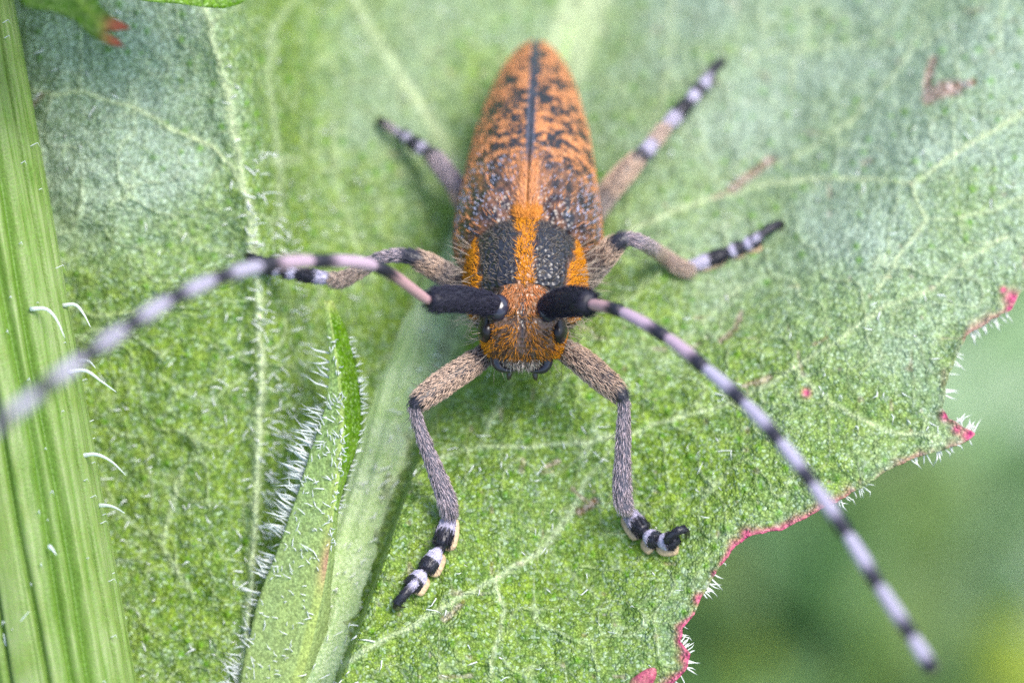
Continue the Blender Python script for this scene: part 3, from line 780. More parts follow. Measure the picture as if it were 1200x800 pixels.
# meadow grass all round
n = 9000
gp = np.stack([rng.uniform(-45, 45, n), rng.uniform(-40, 55, n), np.full(n, GZ - .1)], -1)
d0 = np.stack([rng.normal(0, .3, n), rng.normal(0, .3, n), np.ones(n)], -1); d1 = d0 + rng.normal(0, .5, (n, 3))
v, f = hair_mesh(gp, d0, d1, rng.uniform(1.2, 3.2, n), rng.uniform(.18, .34, n))
gr = mesh_obj('grass', v, f, BG['grass'], None, {'vein': np.zeros(len(v))}, view=False, kind='stuff')
gr['label'] = 'short green grass covering the ground'; gr['category'] = 'grass'

# ------------------------------------------------------------------ the beetle
A_ = np.array([-.035, -.67, .74]); A_ /= np.linalg.norm(A_)
R0 = np.array([1.0, 0, 0]); R_ax = R0 - A_ * (R0 @ A_); R_ax /= np.linalg.norm(R_ax)
D_ax = np.cross(A_, R_ax)
if D_ax[2] < 0: D_ax = -D_ax
ORG = P(617, 250, .03) - .2 * D_ax
def B(x, y, z):
    """beetle coordinates (x right in the picture, y to the head, z dorsal) -> view coordinates"""
    x, y, z = np.broadcast_arrays(np.asarray(x, float), np.asarray(y, float), np.asarray(z, float))
    return ORG + x[..., None] * R_ax + y[..., None] * A_ + z[..., None] * D_ax
beetle = root('longhorn_beetle', 'orange and black longhorn beetle with banded antennae standing on the leaf', 'beetle', loc_view=P(617, 420, float(Wleaf(617, 420))))

ORANGE = np.array([.61, .25, .085]); DEEPOR = np.array([.66, .255, .012]); BLACK = np.array([.012, .012, .018]); BROWN = np.array([.09, .045, .02])
# body: one continuous skin from abdomen to head.  station: y, z, bend (deg), half width, height up, height down
ST = [(-.99, .0, 0, .02, .02, .02), (-.9, .0, 0, .08, .05, .06), (-.7, .0, 0, .15, .09, .12), (-.35, .0, 0, .19, .13, .17), (-.06, .0, 0, .19, .15, .18),
      (-.02, .0, 0, .160, .165, .17), (.0, .0, 0, .161, .176, .17), (.025, .0, 0, .168, .188, .17), (.07, .0, -1, .174, .196, .17), (.12, .0, -3, .174, .194, .17), (.165, .0, -6, .165, .184, .165),
      (.198, .0, -9, .150, .170, .155), (.212, .0, -12, .134, .156, .14), (.222, .0, -14, .117, .142, .13), (.236, .0, -18, .114, .138, .13), (.252, -.002, -26, .120, .135, .13),
      (.270, -.007, -37, .123, .129, .126), (.287, -.017, -46, .122, .119, .118), (.302, -.031, -53, .117, .108, .108), (.313, -.044, -56, .112, .099, .1), (.321, -.055, -58, .105, .090, .094), (.326, -.062, -58, .092, .076, .085), (.328, -.065, -58, .05, .04, .05)]
def station_fn():
    S = np.array(ST); t = np.linspace(0, 1, len(S))
    return S, t
S_, _t = station_fn()
S_ = crom(S_, 240)
na = 96
th = np.linspace(0, 2 * np.pi, na, endpoint=False)   # 0 = right, pi/2 = dorsal
e_ = 2 / 2.35
cx_ = np.sign(np.cos(th)) * np.abs(np.cos(th)) ** e_; sz_ = np.sign(np.sin(th)) * np.abs(np.sin(th)) ** e_
an = np.radians(S_[:, 2])[:, None]
hx = S_[:, 3:4] * cx_[None]
hz = np.where(sz_[None] > 0, S_[:, 4:5], S_[:, 5:6]) * sz_[None]
# small dome irregularities of head and pronotum
ly = S_[:, 0:1] - np.sin(an) * hz; lz = S_[:, 1:2] + np.cos(an) * hz
bv_ = B(hx, ly, lz).reshape(-1, 3)
ns_ = len(S_)
i_ = np.arange(ns_ - 1)[:, None] * na; j = np.arange(na)[None]; j2 = (j + 1) % na
bq = np.stack([i_ + j, i_ + ns_ * 0 + na + j, i_ + na + j2, i_ + j2], -1).reshape(-1, 4)
X_ = hx.ravel(); Yst = np.repeat(S_[:, 0], na); Zd = np.repeat(sz_[None], ns_, 0).ravel()
bn = vnormals(bv_, bq)
ctr = B(0, S_[:, 0], S_[:, 1])
if ((bn - 0) * (bv_ - np.repeat(ctr, na, 0))).sum() < 0: bq = bq[:, ::-1]; bn = -bn
nzp = noise(X_ * 60, Yst * 60, Zd * 6, 11)
xs_ = np.abs(X_) + .022 * (nzp - .5)
pron = (Yst > -.03) & (Yst < .216)
head = Yst >= .216
mid_w = np.interp(Yst, [0, .05, .12, .17, .215], [.028, .022, .015, .016, .020])
orange_p = np.maximum(sstep(mid_w + .011, mid_w - .007, xs_) * (Zd > .3), sstep(.136, .150, xs_ + .03 * (np.interp(Yst, [0, .1, .2], [-.1, .1, .5]))) * (Zd > -.35))
hy_ = (Yst - .216) / .112
orange_h = sstep(.085, .03, xs_) * sstep(.75, .2, hy_) * .9
orange_h = np.maximum(orange_h, sstep(.070, .10, xs_) * sstep(.5, .75, hy_)); orange_h = np.maximum(orange_h, .45 * sstep(.3, .6, hy_))
orange_h *= 1 - .95 * sstep(.010, .003, np.abs(X_)) * sstep(.05, .25, hy_) * sstep(1.0, .6, hy_)
orange_h *= (Zd > -.5)
om = np.where(pron, orange_p, np.where(head, orange_h, .15)) * (.75 + .5 * nzp)
om = np.clip(om, 0, 1)
bcol = BLACK * (1 - om[:, None]) + (np.where(head[:, None], BROWN * 3.2, ORANGE * .55)) * om[:, None]
body = mesh_obj('body', bv_, bq, M['cuticle'], beetle, {'col': bcol}, label='black thorax and head with orange hair stripes')

# elytra
yk = [.03, .022, .0, -.04, -.1, -.2, -.4, -.55, -.7, -.82, -.92, -.985, -1.03]
ak = [.10, .145, .188, .206, .213, .212, .192, .172, .142, .113, .078, .040, .006]
zk = [.09, .135, .172, .196, .210, .217, .216, .204, .180, .146, .100, .060, .018]
ny_, nth = 210, 70
ysmp = .03 - 1.06 * np.linspace(0, 1, ny_) ** 1.15
fa = np.array([np.interp(-ysmp, -np.array(yk), ak), np.interp(-ysmp, -np.array(yk), zk)])
kern = np.exp(-.5 * (np.arange(-6, 7) / 2.4) ** 2); kern /= kern.sum()
fa = np.array([np.convolve(np.pad(q, 6, mode='edge'), kern, 'valid') for q in fa]); fa[:, -1] = [.004, .012]
elytra = {}
for side in (-1, 1):
    thl = np.linspace(0, math.radians(118), nth)[None]
    e2 = 2 / 2.25
    cxs = np.sin(thl); czs = np.cos(thl)
    xq = fa[0][:, None] * np.abs(cxs) ** e2
    zq = fa[1][:, None] * np.sign(czs) * np.abs(czs) ** e2 * np.where(czs < 0, .55, 1)
    Yq = ysmp[:, None] + 0 * thl
    # shoulder knob, sunken base beside the scutellum, raised seam
    zq = zq + .018 * np.exp(-((xq - .125) / .045) ** 2 - ((Yq + .06) / .06) ** 2) - .012 * np.exp(-((xq - .05) / .03) ** 2 - ((Yq + .03) / .05) ** 2)
    zq = zq + .004 * np.exp(-(xq / .008) ** 2) - .004 * np.exp(-(xq / .0022) ** 2)
    gapx = .0012
    pts = B(side * (xq + gapx), Yq, zq)
    ev = pts.reshape(-1, 3)
    ii = (np.arange(ny_ - 1)[:, None] * nth + np.arange(nth - 1)[None]).ravel()
    eq = np.stack([ii, ii + 1, ii + nth + 1, ii + nth], -1)
    if side < 0: eq = eq[:, ::-1]
    en = vnormals(ev, eq)
    if (en * (ev - B(0, Yq, -.1 + 0 * Yq).reshape(-1, 3))).sum() < 0: eq = eq[:, ::-1]; en = -en
    x, y = xq.ravel(), Yq.ravel()
    arc = (thl + 0 * Yq).ravel()
    sd = 100 + side
    # black cross dashes
    dash = noise(arc * 5.6 + side * 31, y * 68, 0, sd) * .46 + noise(arc * 13 + 3, y * 100, 0, sd + 7) * .30 + noise(arc * 24, y * 120, 2, sd + 9) * .24
    dens = np.interp(y, [-1.03, -.85, -.7, -.5, -.32, -.2, -.12, .03], [-.05, .05, .095, .125, .13, .12, .09, .06])
    dens = dens - .06 * sstep(1.25, 1.6, arc)
    blk = sstep(.52, .56, dash + dens)
    front = sstep(-.34, -.14, y)
    blkf = np.clip(.86 + .5 * (noise(arc * 9, y * 40, 1, sd + 3) - .5), 0, 1) * (1 - .75 * np.exp(-(x / .035) ** 2)) * (1 - .7 * sstep(1.35, 1.7, arc))
    mask = np.clip(blk * (1 - front) + blkf * front, 0, 1)
    seam = sstep(.013, .008, x) * sstep(-.12, -.35, y)
    mask = np.maximum(mask, seam)
    ecol = (ORANGE * .8)[None] * (1 - mask[:, None]) + BLACK * mask[:, None]
    ecol = ecol * (1 - seam[:, None]) + np.array([.05, .055, .08]) * seam[:, None]
    el = mesh_obj('elytron', ev, eq, M['cuticle'], beetle, {'col': ecol})
    sol = el.modifiers.new('thickness', 'SOLIDIFY'); sol.thickness = .012; sol.offset = -1
    # hair coat
    nh = 26000
    p, nn, mk, yy, xx_ = sample(ev, eq, nh, [en, mask, y, x])
    fr_ = sstep(-.30, -.08, yy)
    keep = rng.random(nh) < np.where(mk > .5, .03 + .02 * fr_, .97 - .70 * fr_)
    keep &= xx_ > .004 + .008 * sstep(-.12, -.35, yy)
    p, nn, yy, mk, fr_, xx_ = (q[keep] for q in (p, nn, yy, mk, fr_, xx_)); nh = len(p)
    nn = nn / np.linalg.norm(nn, axis=1)[:, None]
    tang = -A_ + R_ax * (side * (.15 + .9 * fr_ * (xx_ / .22)))[:, None] + rng.normal(0, .22, (nh, 3))
    tang = tang - nn * (tang * nn).sum(1)[:, None]; tang /= np.linalg.norm(tang, axis=1)[:, None]
    lift = .16 + .38 * fr_ * rng.random(nh)
    d0 = tang + nn * (lift + .25)[:, None]; d1 = tang + nn * (lift - .12)[:, None]
    v, f = hair_mesh(p, d0, d1, rng.uniform(.010, .018, nh) * (1 + .9 * fr_), rng.uniform(.0019, .0029, nh))
    hc = ORANGE * rng.uniform(.75, 1.25, (nh, 1)) * np.array([1, 1, 1.0]) + rng.uniform(0, .05, (nh, 1)) * np.array([.6, .8, 1])
    pale_h = (rng.random(nh) < .14 - .10 * fr_)[:, None]
    hc = np.where(pale_h, np.array([.54, .31, .18]), hc)
    hc = np.where((rng.random(nh) < .05 + .50 * fr_ * sstep(.03, .07, xx_))[:, None], np.array([.05, .035, .03]), hc)
    # short pale hairs that paint in the bluish glints of the glossy front part
    p2, n2_, mk2, y2 = sample(ev, eq, 5200, [en, mask, y])
    kp2 = (mk2 > .5) & (rng.random(5200) < sstep(-.34, -.12, y2) * .24); p2, n2_ = p2[kp2], n2_[kp2]
    d2 = -A_ + R_ax * side * .5 + n2_ * .25 + rng.normal(0, .3, p2.shape)
    v2, f2 = hair_mesh(p2, d2, d2, rng.uniform(.007, .013, len(p2)), .0034)
    v, f = join([(v, f), (v2, f2)]); hc = np.vstack([hc, np.tile([.36, .38, .50], (len(p2), 1))])
    mesh_obj('elytron_hair', v, f, M['fur'], el, {'col': np.repeat(hc, 7, 0)}, kind='stuff')

# hair of body
nh = 52000
p, nn, o_, yst, zd, xb = sample(bv_, bq, nh, [bn, om, Yst, Zd, X_])
ish = yst >= .216
keep = (yst > -.02) & (yst < .326) & (zd > -.75) & (rng.random(nh) < np.where(o_ > .4, .95, .22))
p, nn, o_, yst, zd, xb, ish = (q[keep] for q in (p, nn, o_, yst, zd, xb, ish)); nh = len(p)
hyy = (yst - .216) / .112
tang = np.where(ish[:, None], np.where((hyy < .42)[:, None], A_ * 1.0 - D_ax * .3, -A_ * .2 - D_ax * .9), A_ * -.35) + R_ax * (np.sign(xb) * (.45 + .3 * ish))[:, None] * (np.abs(xb) / .1)[:, None] + rng.normal(0, .35, (nh, 3))
tang -= nn * (tang * nn).sum(1)[:, None]; tang /= np.linalg.norm(tang, axis=1)[:, None] + 1e-9
lift = np.where(ish, .28, .42) + rng.random(nh) * .25
ln = np.where(o_ > .4, rng.uniform(.016, .028, nh), rng.uniform(.011, .020, nh))
d0 = tang + nn * (lift + .2)[:, None]; d1 = tang + nn * (lift - .1)[:, None]
v, f = hair_mesh(p, d0, d1, ln, rng.uniform(.0017, .0026, nh))
hc = np.where((o_ > .4)[:, None], np.where(ish[:, None], np.array([.48, .185, .02]), DEEPOR), np.array([.13, .11, .09])) * rng.uniform(.65, 1.25, (nh, 1))
cheek = (ish & (np.abs(xb) > .085) & (hyy > .55))[:, None]
hc = np.where(cheek, DEEPOR * rng.uniform(.8, 1.2, (nh, 1)), hc)
mid_or = (ish & (np.abs(xb) < .06) & (hyy < .4))[:, None]
hc = np.where(mid_or, np.array([.56, .22, .08]) * rng.uniform(.7, 1.2, (nh, 1)), hc)
dark_h = (rng.random(nh) < np.where(ish & (hyy > .3) & (np.abs(xb) < .09), .42, .10))[:, None]
hc = np.where(dark_h, np.array([.045, .028, .02]), hc)
mesh_obj('body_hair', v, f, M['fur'], body, {'col': np.repeat(hc, 7, 0)}, kind='stuff')
# long loose hairs along the sides
nl = 260
p, nn, zd, yst = sample(bv_, bq, 6000, [bn, Zd, Yst])
kk = np.where((np.abs(zd) < .6) & (yst > .0) & (yst < .36))[0][:nl]
p, nn = p[kk], nn[kk]
d0 = nn + rng.normal(0, .3, nn.shape)
v, f = hair_mesh(p, d0, d0 + rng.normal(0, .35, nn.shape), rng.uniform(.05, .11, len(p)), .0018)
mesh_obj('long_hair', v, f, M['fur'], body, {'col': np.tile([.40, .33, .26], (len(v), 1))}, kind='stuff')

# scutellum
t_l = np.linspace(0, 2 * np.pi, 28, endpoint=False)
rings = []
for k, (rr, hh) in enumerate(((1, 0), (.9, .005), (.6, .009), (.25, .011))):
    rings.append(B(.042 * rr * np.cos(t_l), -.022 + .030 * rr * np.sin(t_l) * np.where(np.sin(t_l) < 0, 1.35, 1),   .181 + hh + 0 * t_l))
sv_ = np.vstack(rings + [B(0, -.022, .193)[None]])
sqs = np.concatenate([np.stack([k * 28 + np.arange(28), k * 28 + (np.arange(28) + 1) % 28, (k + 1) * 28 + (np.arange(28) + 1) % 28, (k + 1) * 28 + np.arange(28)], -1) for k in range(3)])
sts = np.stack([84 + np.arange(28), 84 + (np.arange(28) + 1) % 28, np.full(28, 112)], -1)
scu = mesh_obj('scutellum', sv_, [sqs, sts], M['cuticle'], beetle, {'col': np.tile(ORANGE * .8, (len(sv_), 1))}, label='small orange shield between the wing covers')
sn_ = vnormals(sv_, sqs)
p, nn = sample(sv_, sqs, 700, [sn_]); nn = np.where(((nn * D_ax).sum(1) < 0)[:, None], -nn, nn)
d0 = nn * .4 - A_ * .9 + rng.normal(0, .35, p.shape)
v, f = hair_mesh(p, d0, d0 + rng.normal(0, .3, p.shape), rng.uniform(.014, .026, len(p)), .003)
mesh_obj('scutellum_hair', v, f, M['fur'], scu, {'col': np.repeat(np.array([.56, .22, .04]) * rng.uniform(.7, 1.25, (len(p), 1)), 7, 0)}, kind='stuff')

# eyes, antennal sockets, mouth parts
def ellipsoid(c, ax3, rad3, nu=26, nv=16, dent=None):
    u = np.linspace(0, 2 * np.pi, nu, endpoint=False)[None]; v_ = np.linspace(0.02, np.pi - .02, nv)[:, None]
    a, b, d = np.sin(v_) * np.cos(u), np.sin(v_) * np.sin(u), np.cos(v_) + 0 * u
    if dent is not None: s = dent(a, b, d)
    else: s = 1
    pts = c + (ax3[0] * (a * s * rad3[0])[..., None] + ax3[1] * (b * s * rad3[1])[..., None] + ax3[2] * (d * s * rad3[2])[..., None])
    i = np.arange(nv - 1)[:, None] * nu; j = np.arange(nu)[None]; j2 = (j + 1) % nu
    q = np.stack([i + j, i + nu + j, i + nu + j2, i + j2], -1).reshape(-1, 4)
    return pts.reshape(-1, 3), q
def HB(x, st_y, up):
    """point on the head: lateral x, station y, height along the station's dorsal normal"""
    k = np.interp(st_y, S_[:, 0], np.arange(len(S_))); z = np.interp(k, np.arange(len(S_)), S_[:, 1]); a = math.radians(np.interp(k, np.arange(len(S_)), S_[:, 2]))
    return B(x, st_y - math.sin(a) * up, z + math.cos(a) * up), A_ * -math.sin(a) + D_ax * math.cos(a), A_ * math.cos(a) + D_ax * math.sin(a)
for side in (-1, 1):
    c, up_, fw = HB(side * .102, .281, .050)
    # kidney shaped eye notched towards the antenna
    v, q = ellipsoid(c, (R_ax * side, up_, fw), (.028, .054, .042), dent=lambda a, b, d: 1 - .16 * np.exp(-((b - .8) ** 2 + (d + .6) ** 2) / .25))
    eye = mesh_obj('eye', v, q, M['eye'], beetle, {'col': np.tile([.008, .006, .008], (len(v), 1))}, label='black kidney shaped eye')
    c, up_, fw = HB(side * .070, .254, .117)
    v, q = ellipsoid(c, (R_ax * side, up_, fw), (.034, .034, .040))
    mesh_obj('antenna_socket', v, q, M['jaw'], beetle, {'col': np.tile([.02, .02, .035], (len(v), 1))})
    # mandible: curved black hook
    c0, up_, fw = HB(side * .062, .321, .042)
    pts = np.array([c0 - fw * .01, c0 + fw * .022 + R_ax * side * .010, c0 + fw * .040 + up_ * .003, c0 + fw * .047 - R_ax * side * .024, c0 + fw * .044 - R_ax * side * .048])
    v, f, *_ = tube(crom(pts, 24), np.interp(np.linspace(0, 1, 24), [0, .5, 1], [.020, .014, .004]), 12)
    mesh_obj('mandible', v, f, M['jaw'], beetle, {'col': np.tile([.010, .010, .018], (len(v), 1))}, label='shiny black mandible')
    # palp
    c0, up_, fw = HB(side * .036, .321, .0)
    pts = np.array([c0, c0 + fw * .05 - R_ax * side * .0, c0 + fw * .085 + R_ax * side * .004])
    v, f, *_ = tube(crom(pts, 12), np.array([.009] * 9 + [.008, .006, .002]), 8)
    mesh_obj('palp', v, f, M['jaw'], beetle, {'col': np.tile([.03, .022, .02], (len(v), 1))})
# labrum: a bristly pale-edged plate between the mandibles
xs2 = np.linspace(-1, 1, 25)[None]; s2 = np.linspace(0, 1, 14)[:, None]
c0, up_, fw = HB(0.0, .322, .064)
lv = c0 + R_ax * (xs2 * .060 * (1 - .16 * s2))[..., None] + fw * (s2 * .042 - .008 - .010 * xs2 ** 2 * s2)[..., None] + up_ * (.016 * (1 - xs2 ** 2) - .030 * s2 ** 2)[..., None]
lv = lv.reshape(-1, 3); ii = (np.arange(13)[:, None] * 25 + np.arange(24)[None]).ravel(); lq = np.stack([ii, ii + 25, ii + 26, ii + 1], -1)
sx = np.repeat(s2, 25, 1).ravel()
lc = np.where((sx < .3)[:, None], np.array([.36, .26, .16]), np.array([.05, .04, .04]))
lab = mesh_obj('labrum', lv, lq, M['jaw'], beetle, {'col': lc}, label='bristly upper lip')
lab.modifiers.new('thickness', 'SOLIDIFY').thickness = .02
p, s_ = sample(lv, lq, 420, [sx])
d0 = fw * .9 + up_ * .5 + rng.normal(0, .25, p.shape)
v, f = hair_mesh(p, d0, d0 - up_ * .5 + rng.normal(0, .2, p.shape), rng.uniform(.015, .034, len(p)), .0026)
mesh_obj('labrum_hair', v, f, M['fur'], lab, {'col': np.repeat(np.where(rng.random((len(p), 1)) < .4, np.array([.55, .47, .40]), np.array([.16, .12, .10])), 7, 0)}, kind='stuff')

# ------------------------------------------------------------------ antennae
LIL = np.array([.33, .30, .39]); PINK = np.array([.42, .25, .26]); DK = np.array([.013, .012, .022])
def px_r(r, w): return r / 400 * (D - w) / D
def antenna(base, scape_end, joints, r_scape, r_seg, label):
    pts = P([p[0] for p in [base, scape_end]], [p[1] for p in [base, scape_end]], [p[2] for p in [base, scape_end]])
    tt = np.linspace(0, 1, 26)
    path = pts[0] + (pts[1] - pts[0]) * tt[:, None] + np.array([0, .012, 0]) * np.sin(np.pi * tt)[:, None]
    rad = np.interp(tt, [0, .12, .5, .85, .96, 1], np.array([.72, .88, 1.0, .98, .86, .5])) * px_r(r_scape, scape_end[2])
    v, f, t, ang, nor = tube(path, rad, 22)
    sc_ = mesh_obj('antenna', v, f, M['antenna'], beetle, {'col': np.tile(DK, (len(v), 1))}, label=label)
    p, nn = sample(v, f[0], 1500, [nor]); ax_d = (pts[1] - pts[0]) / np.linalg.norm(pts[1] - pts[0])
    d0 = ax_d + nn * .5 + rng.normal(0, .2, p.shape)
    hv, hf = hair_mesh(p, d0, ax_d + nn * .1 + rng.normal(0, .2, p.shape), rng.uniform(.015, .03, len(p)), .002)
    mesh_obj('antenna_hair', hv, hf, M['fur'], sc_, {'col': np.tile([.03, .03, .05], (len(hv), 1))}, kind='stuff')
    J = np.array([scape_end] + joints, float)
    full = crom(P(J[:, 0], J[:, 1], J[:, 2]), (len(J) - 1) * 24 + 1)
    for k in range(len(J) - 1):
        path = full[k * 24:(k + 1) * 24 + 1]
        tt = np.linspace(0, 1, len(path))
        r0 = px_r(np.interp(k, [0, 2, 12], r_seg), J[k, 2])
        rad = r0 * np.interp(tt, [0, .05, .15, .6, .9, .97, 1], [.62, .80, .88, .96, 1.08, 1.0, .6])
        v, f, t, ang, nor = tube(path, rad, 18)
        jag = .05 * np.sin(ang * 5 + k)
        pale = PINK if k == 0 else LIL * (1 + .04 * math.sin(k * 3)) + (np.array([.06, -.02, -.04]) if k < 3 else 0)
        inner = np.clip(-np.cos(ang - 1.0), 0, 1)[:, None] * .35
        cc = pale * (1 - inner) + PINK * inner if k < 3 else np.tile(pale, (len(v), 1))
        dk = np.maximum(sstep(.55, .80, t + jag), sstep(.05, .0, t) * .6)[:, None]
        mesh_obj('antenna_segment', v, f, M['antenna'], sc_, {'col': cc * (1 - dk) + DK * dk})
    return sc_
antenna((584, 359, .19), (503, 353, .36),
        [(440, 312, .62), (366, 306, .82), (305, 312, 1.02), (250, 328, 1.22), (197, 353, 1.40), (145, 386, 1.58), (95, 421, 1.75), (43, 461, 1.92), (-8, 502, 2.08), (-52, 538, 2.22)],
        14.5, [7.0, 9.2, 10.2], 'long antenna with lilac and black rings reaching across the stem')
antenna((640, 360, .19), (692, 356, .42),
        [(728, 365, .54), (781, 395, .66), (826, 431, .77), (871, 471, .87), (914, 517, .97), (952, 567, 1.06), (993, 626, 1.15), (1030, 686, 1.24), (1069, 746, 1.32), (1094, 787, 1.38)],
        16.5, [7.5, 8.4, 9.6], 'long antenna with lilac and black rings reaching past the leaf margin')

# ------------------------------------------------------------------ legs
KEY = {'F': (.040, .030, .030), 'f': (.030, .028, .036), 'K': (.010, .010, .018), 'T': (.070, .065, .085), 'C': (.10, .068, .055), 'W': (.34, .32, .42), 'B': (.012, .012, .020)}
HAIR = {'F': ((.56, .41, .31), .75), 'f': ((.34, .28, .25), .55), 'K': ((.05, .05, .07), .25), 'T': ((.47, .38, .40), .62), 'C': ((.54, .41, .33), .8), 'W': ((.44, .41, .52), .9), 'B': ((.02, .02, .03), .5)}
def leg(ctrl, pads, claw, label, padside=(0, 0, -1)):
    """ctrl rows: px, py, mode ('a' absolute w / 'h' height above leaf), value, radius px, colour key"""
    w = np.array([c[3] if c[2] == 'a' else float(Wleaf(c[0], c[1])) + c[3] for c in ctrl])
    pts = P([c[0] for c in ctrl], [c[1] for c in ctrl], w)
    rad = np.array([px_r(c[4] * (.84 if c[5] in 'TC' else .90), q) for c, q in zip(ctrl, w)])
    nper = 12; m_ = (len(ctrl) - 1) * nper + 1
    full = crom(np.hstack([pts, rad[:, None]]), m_)
    path, rr = full[:, :3], np.maximum(full[:, 3], .003)
    colc = np.array([KEY[c[5]] for c in ctrl]); hc = np.array([HAIR[c[5]][0] for c in ctrl]); hd = np.array([HAIR[c[5]][1] for c in ctrl])
    u = np.linspace(0, len(ctrl) - 1, m_); k0 = np.minimum(u.astype(int), len(ctrl) - 2); fr = sstep(.25, .75, u - k0)
    def lerp(a): return a[k0] * (1 - (fr[:, None] if a.ndim == 2 else fr)) + a[k0 + 1] * (fr[:, None] if a.ndim == 2 else fr)
    v, f, t, ang, nor = tube(path, rr, 18)
    rc = lerp(colc); rh = lerp(hc); rd = lerp(hd)
    ring = np.concatenate([np.repeat(np.arange(m_), 18), [0, m_ - 1]])
    o = mesh_obj('leg', v, f, M['skin'], beetle, {'col': rc[ring]}, label=label)
    # hair
    seg = np.linalg.norm(np.diff(path, axis=0), axis=1).sum()
    nh = int(seg * 7000)
    tan = np.gradient(path, axis=0); tan /= np.linalg.norm(tan, axis=1)[:, None]
    p, nn, h_, d_, tg, t01 = sample(v, f[0], nh, [nor, rh[ring], rd[ring], tan[ring], t])
    keep = rng.random(nh) < d_
    p, nn, h_, tg, t01 = (q[keep] for q in (p, nn, h_, tg, t01)); nh = len(p)
    d0 = tg * 1.0 + nn * .36 + rng.normal(0, .14, p.shape); d1 = tg + nn * .06 + rng.normal(0, .14, p.shape)
    foot = (p[:, 2] - Wleaf(600 + p[:, 0] * 400 * D / (D - p[:, 2]), 400 - p[:, 1] * 400 * D / (D - p[:, 2])) < .16) & (t01 > .5)
    hv, hf = hair_mesh(p, d0, d1, rng.uniform(.014, .028, nh) * np.where(foot, .5, 1), rng.uniform(.0017, .0025, nh))
    mesh_obj('leg_hair', hv, hf, M['fur'], o, {'col': np.repeat(h_ * rng.uniform(.6, 1.3, (nh, 1)), 7, 0)}, kind='stuff')
    nb = 40
    p, nn, tg, t01 = sample(v, f[0], nb, [nor, tan[ring], t])
    d0 = nn + tg * .5 + rng.normal(0, .15, p.shape)
    hv, hf = hair_mesh(p, d0, d0 + tg * .3, rng.uniform(.04, .075, nb), .0016)
    mesh_obj('leg_bristles', hv, hf, M['fur'], o, {'col': np.tile([.07, .06, .06], (len(hv), 1))}, kind='stuff')
    # cream soles under the foot segments
    for (a, b, rpx) in pads:
        q = np.array([a, b], float); ww = Wleaf(q[:, 0], q[:, 1]) + .026
        pp = P(q[:, 0], q[:, 1], ww); tt = np.linspace(0, 1, 14)
        pa = pp[0] + (pp[1] - pp[0]) * tt[:, None]; pa[:, 2] += .006 * np.sin(np.pi * tt)
        rd_ = px_r(rpx, ww[0]) * np.interp(tt, [0, .08, .25, .5, .8, .93, 1], [.25, .6, .85, .97, 1, .8, .3])
        pv, pf, *_ = tube(pa, rd_, 14, flat=.45)
        mesh_obj('foot_pad', pv, pf, M['antenna'], o, {'col': np.array([.48, .35, .21]) * (.75 + .5 * rng.random((len(pv), 1)))}, label='cream sole of a foot segment')
    # paired claws
    for dx, dy in ((0, 0), claw[-1]):
        q = np.array([(c[0] + dx * k / 2, c[1] + dy * k / 2, c[2]) for k, c in enumerate(claw[:-1])], float)
        ww = Wleaf(q[:, 0], q[:, 1]) + q[:, 2]
        pa = crom(P(q[:, 0], q[:, 1], ww), 16)
        cv, cf, *_ = tube(pa, np.linspace(1, .15, 16) * px_r(4.2, ww[0]), 10)
        mesh_obj('claw', cv, cf, M['jaw'], o, {'col': np.tile([.016, .012, .014], (len(cv), 1))})
    return o

def tarsus(segs, h0=.055):
    """foot segments: each lilac at its base, black at its end"""
    out = []
    for (a, b, r) in segs:
        for t, k, kk in ((.0, .62, 'W'), (.12, .85, 'W'), (.38, .98, 'W'), (.52, 1.05, 'B'), (.88, 1.0, 'B'), (1.0, .55, 'B')):
            out.append((a[0] + (b[0] - a[0]) * t, a[1] + (b[1] - a[1]) * t, 'h', h0, r * k, kk))
    return out

leg([(600, 396, 'a', -.06, 12, 'f'), (574, 412, 'a', .03, 13.5, 'f'), (545, 432, 'a', .09, 15.5, 'F'), (515, 452, 'a', .14, 15.5, 'F'), (496, 466, 'a', .17, 13, 'F'), (488, 473, 'a', .18, 9.5, 'K'),
     (487, 482, 'a', .175, 7.5, 'T'), (493, 505, 'a', .16, 8.0, 'T'), (506, 540, 'a', .145, 10, 'T'), (518, 570, 'a', .13, 12, 'T'), (525, 592, 'a', .12, 12.5, 'T'), (527, 602, 'a', .11, 9, 'T')]
    + tarsus([((527, 605), (517, 641), 10.5), ((513, 646), (498, 669), 11), ((496, 671), (480, 689), 11)]) + [(486, 683, 'h', .085, 5, 'W'), (474, 696, 'h', .09, 6, 'B'), (465, 707, 'h', .07, 5.5, 'B')],
    [((532, 606), (523, 645), 11), ((518, 648), (503, 674), 11), ((500, 675), (484, 694), 11.5)], [(465, 705, .07), (463, 712, .05), (470, 714, .012), (5, -3)], 'foreleg bent sharply at the knee, beside the pale midrib')
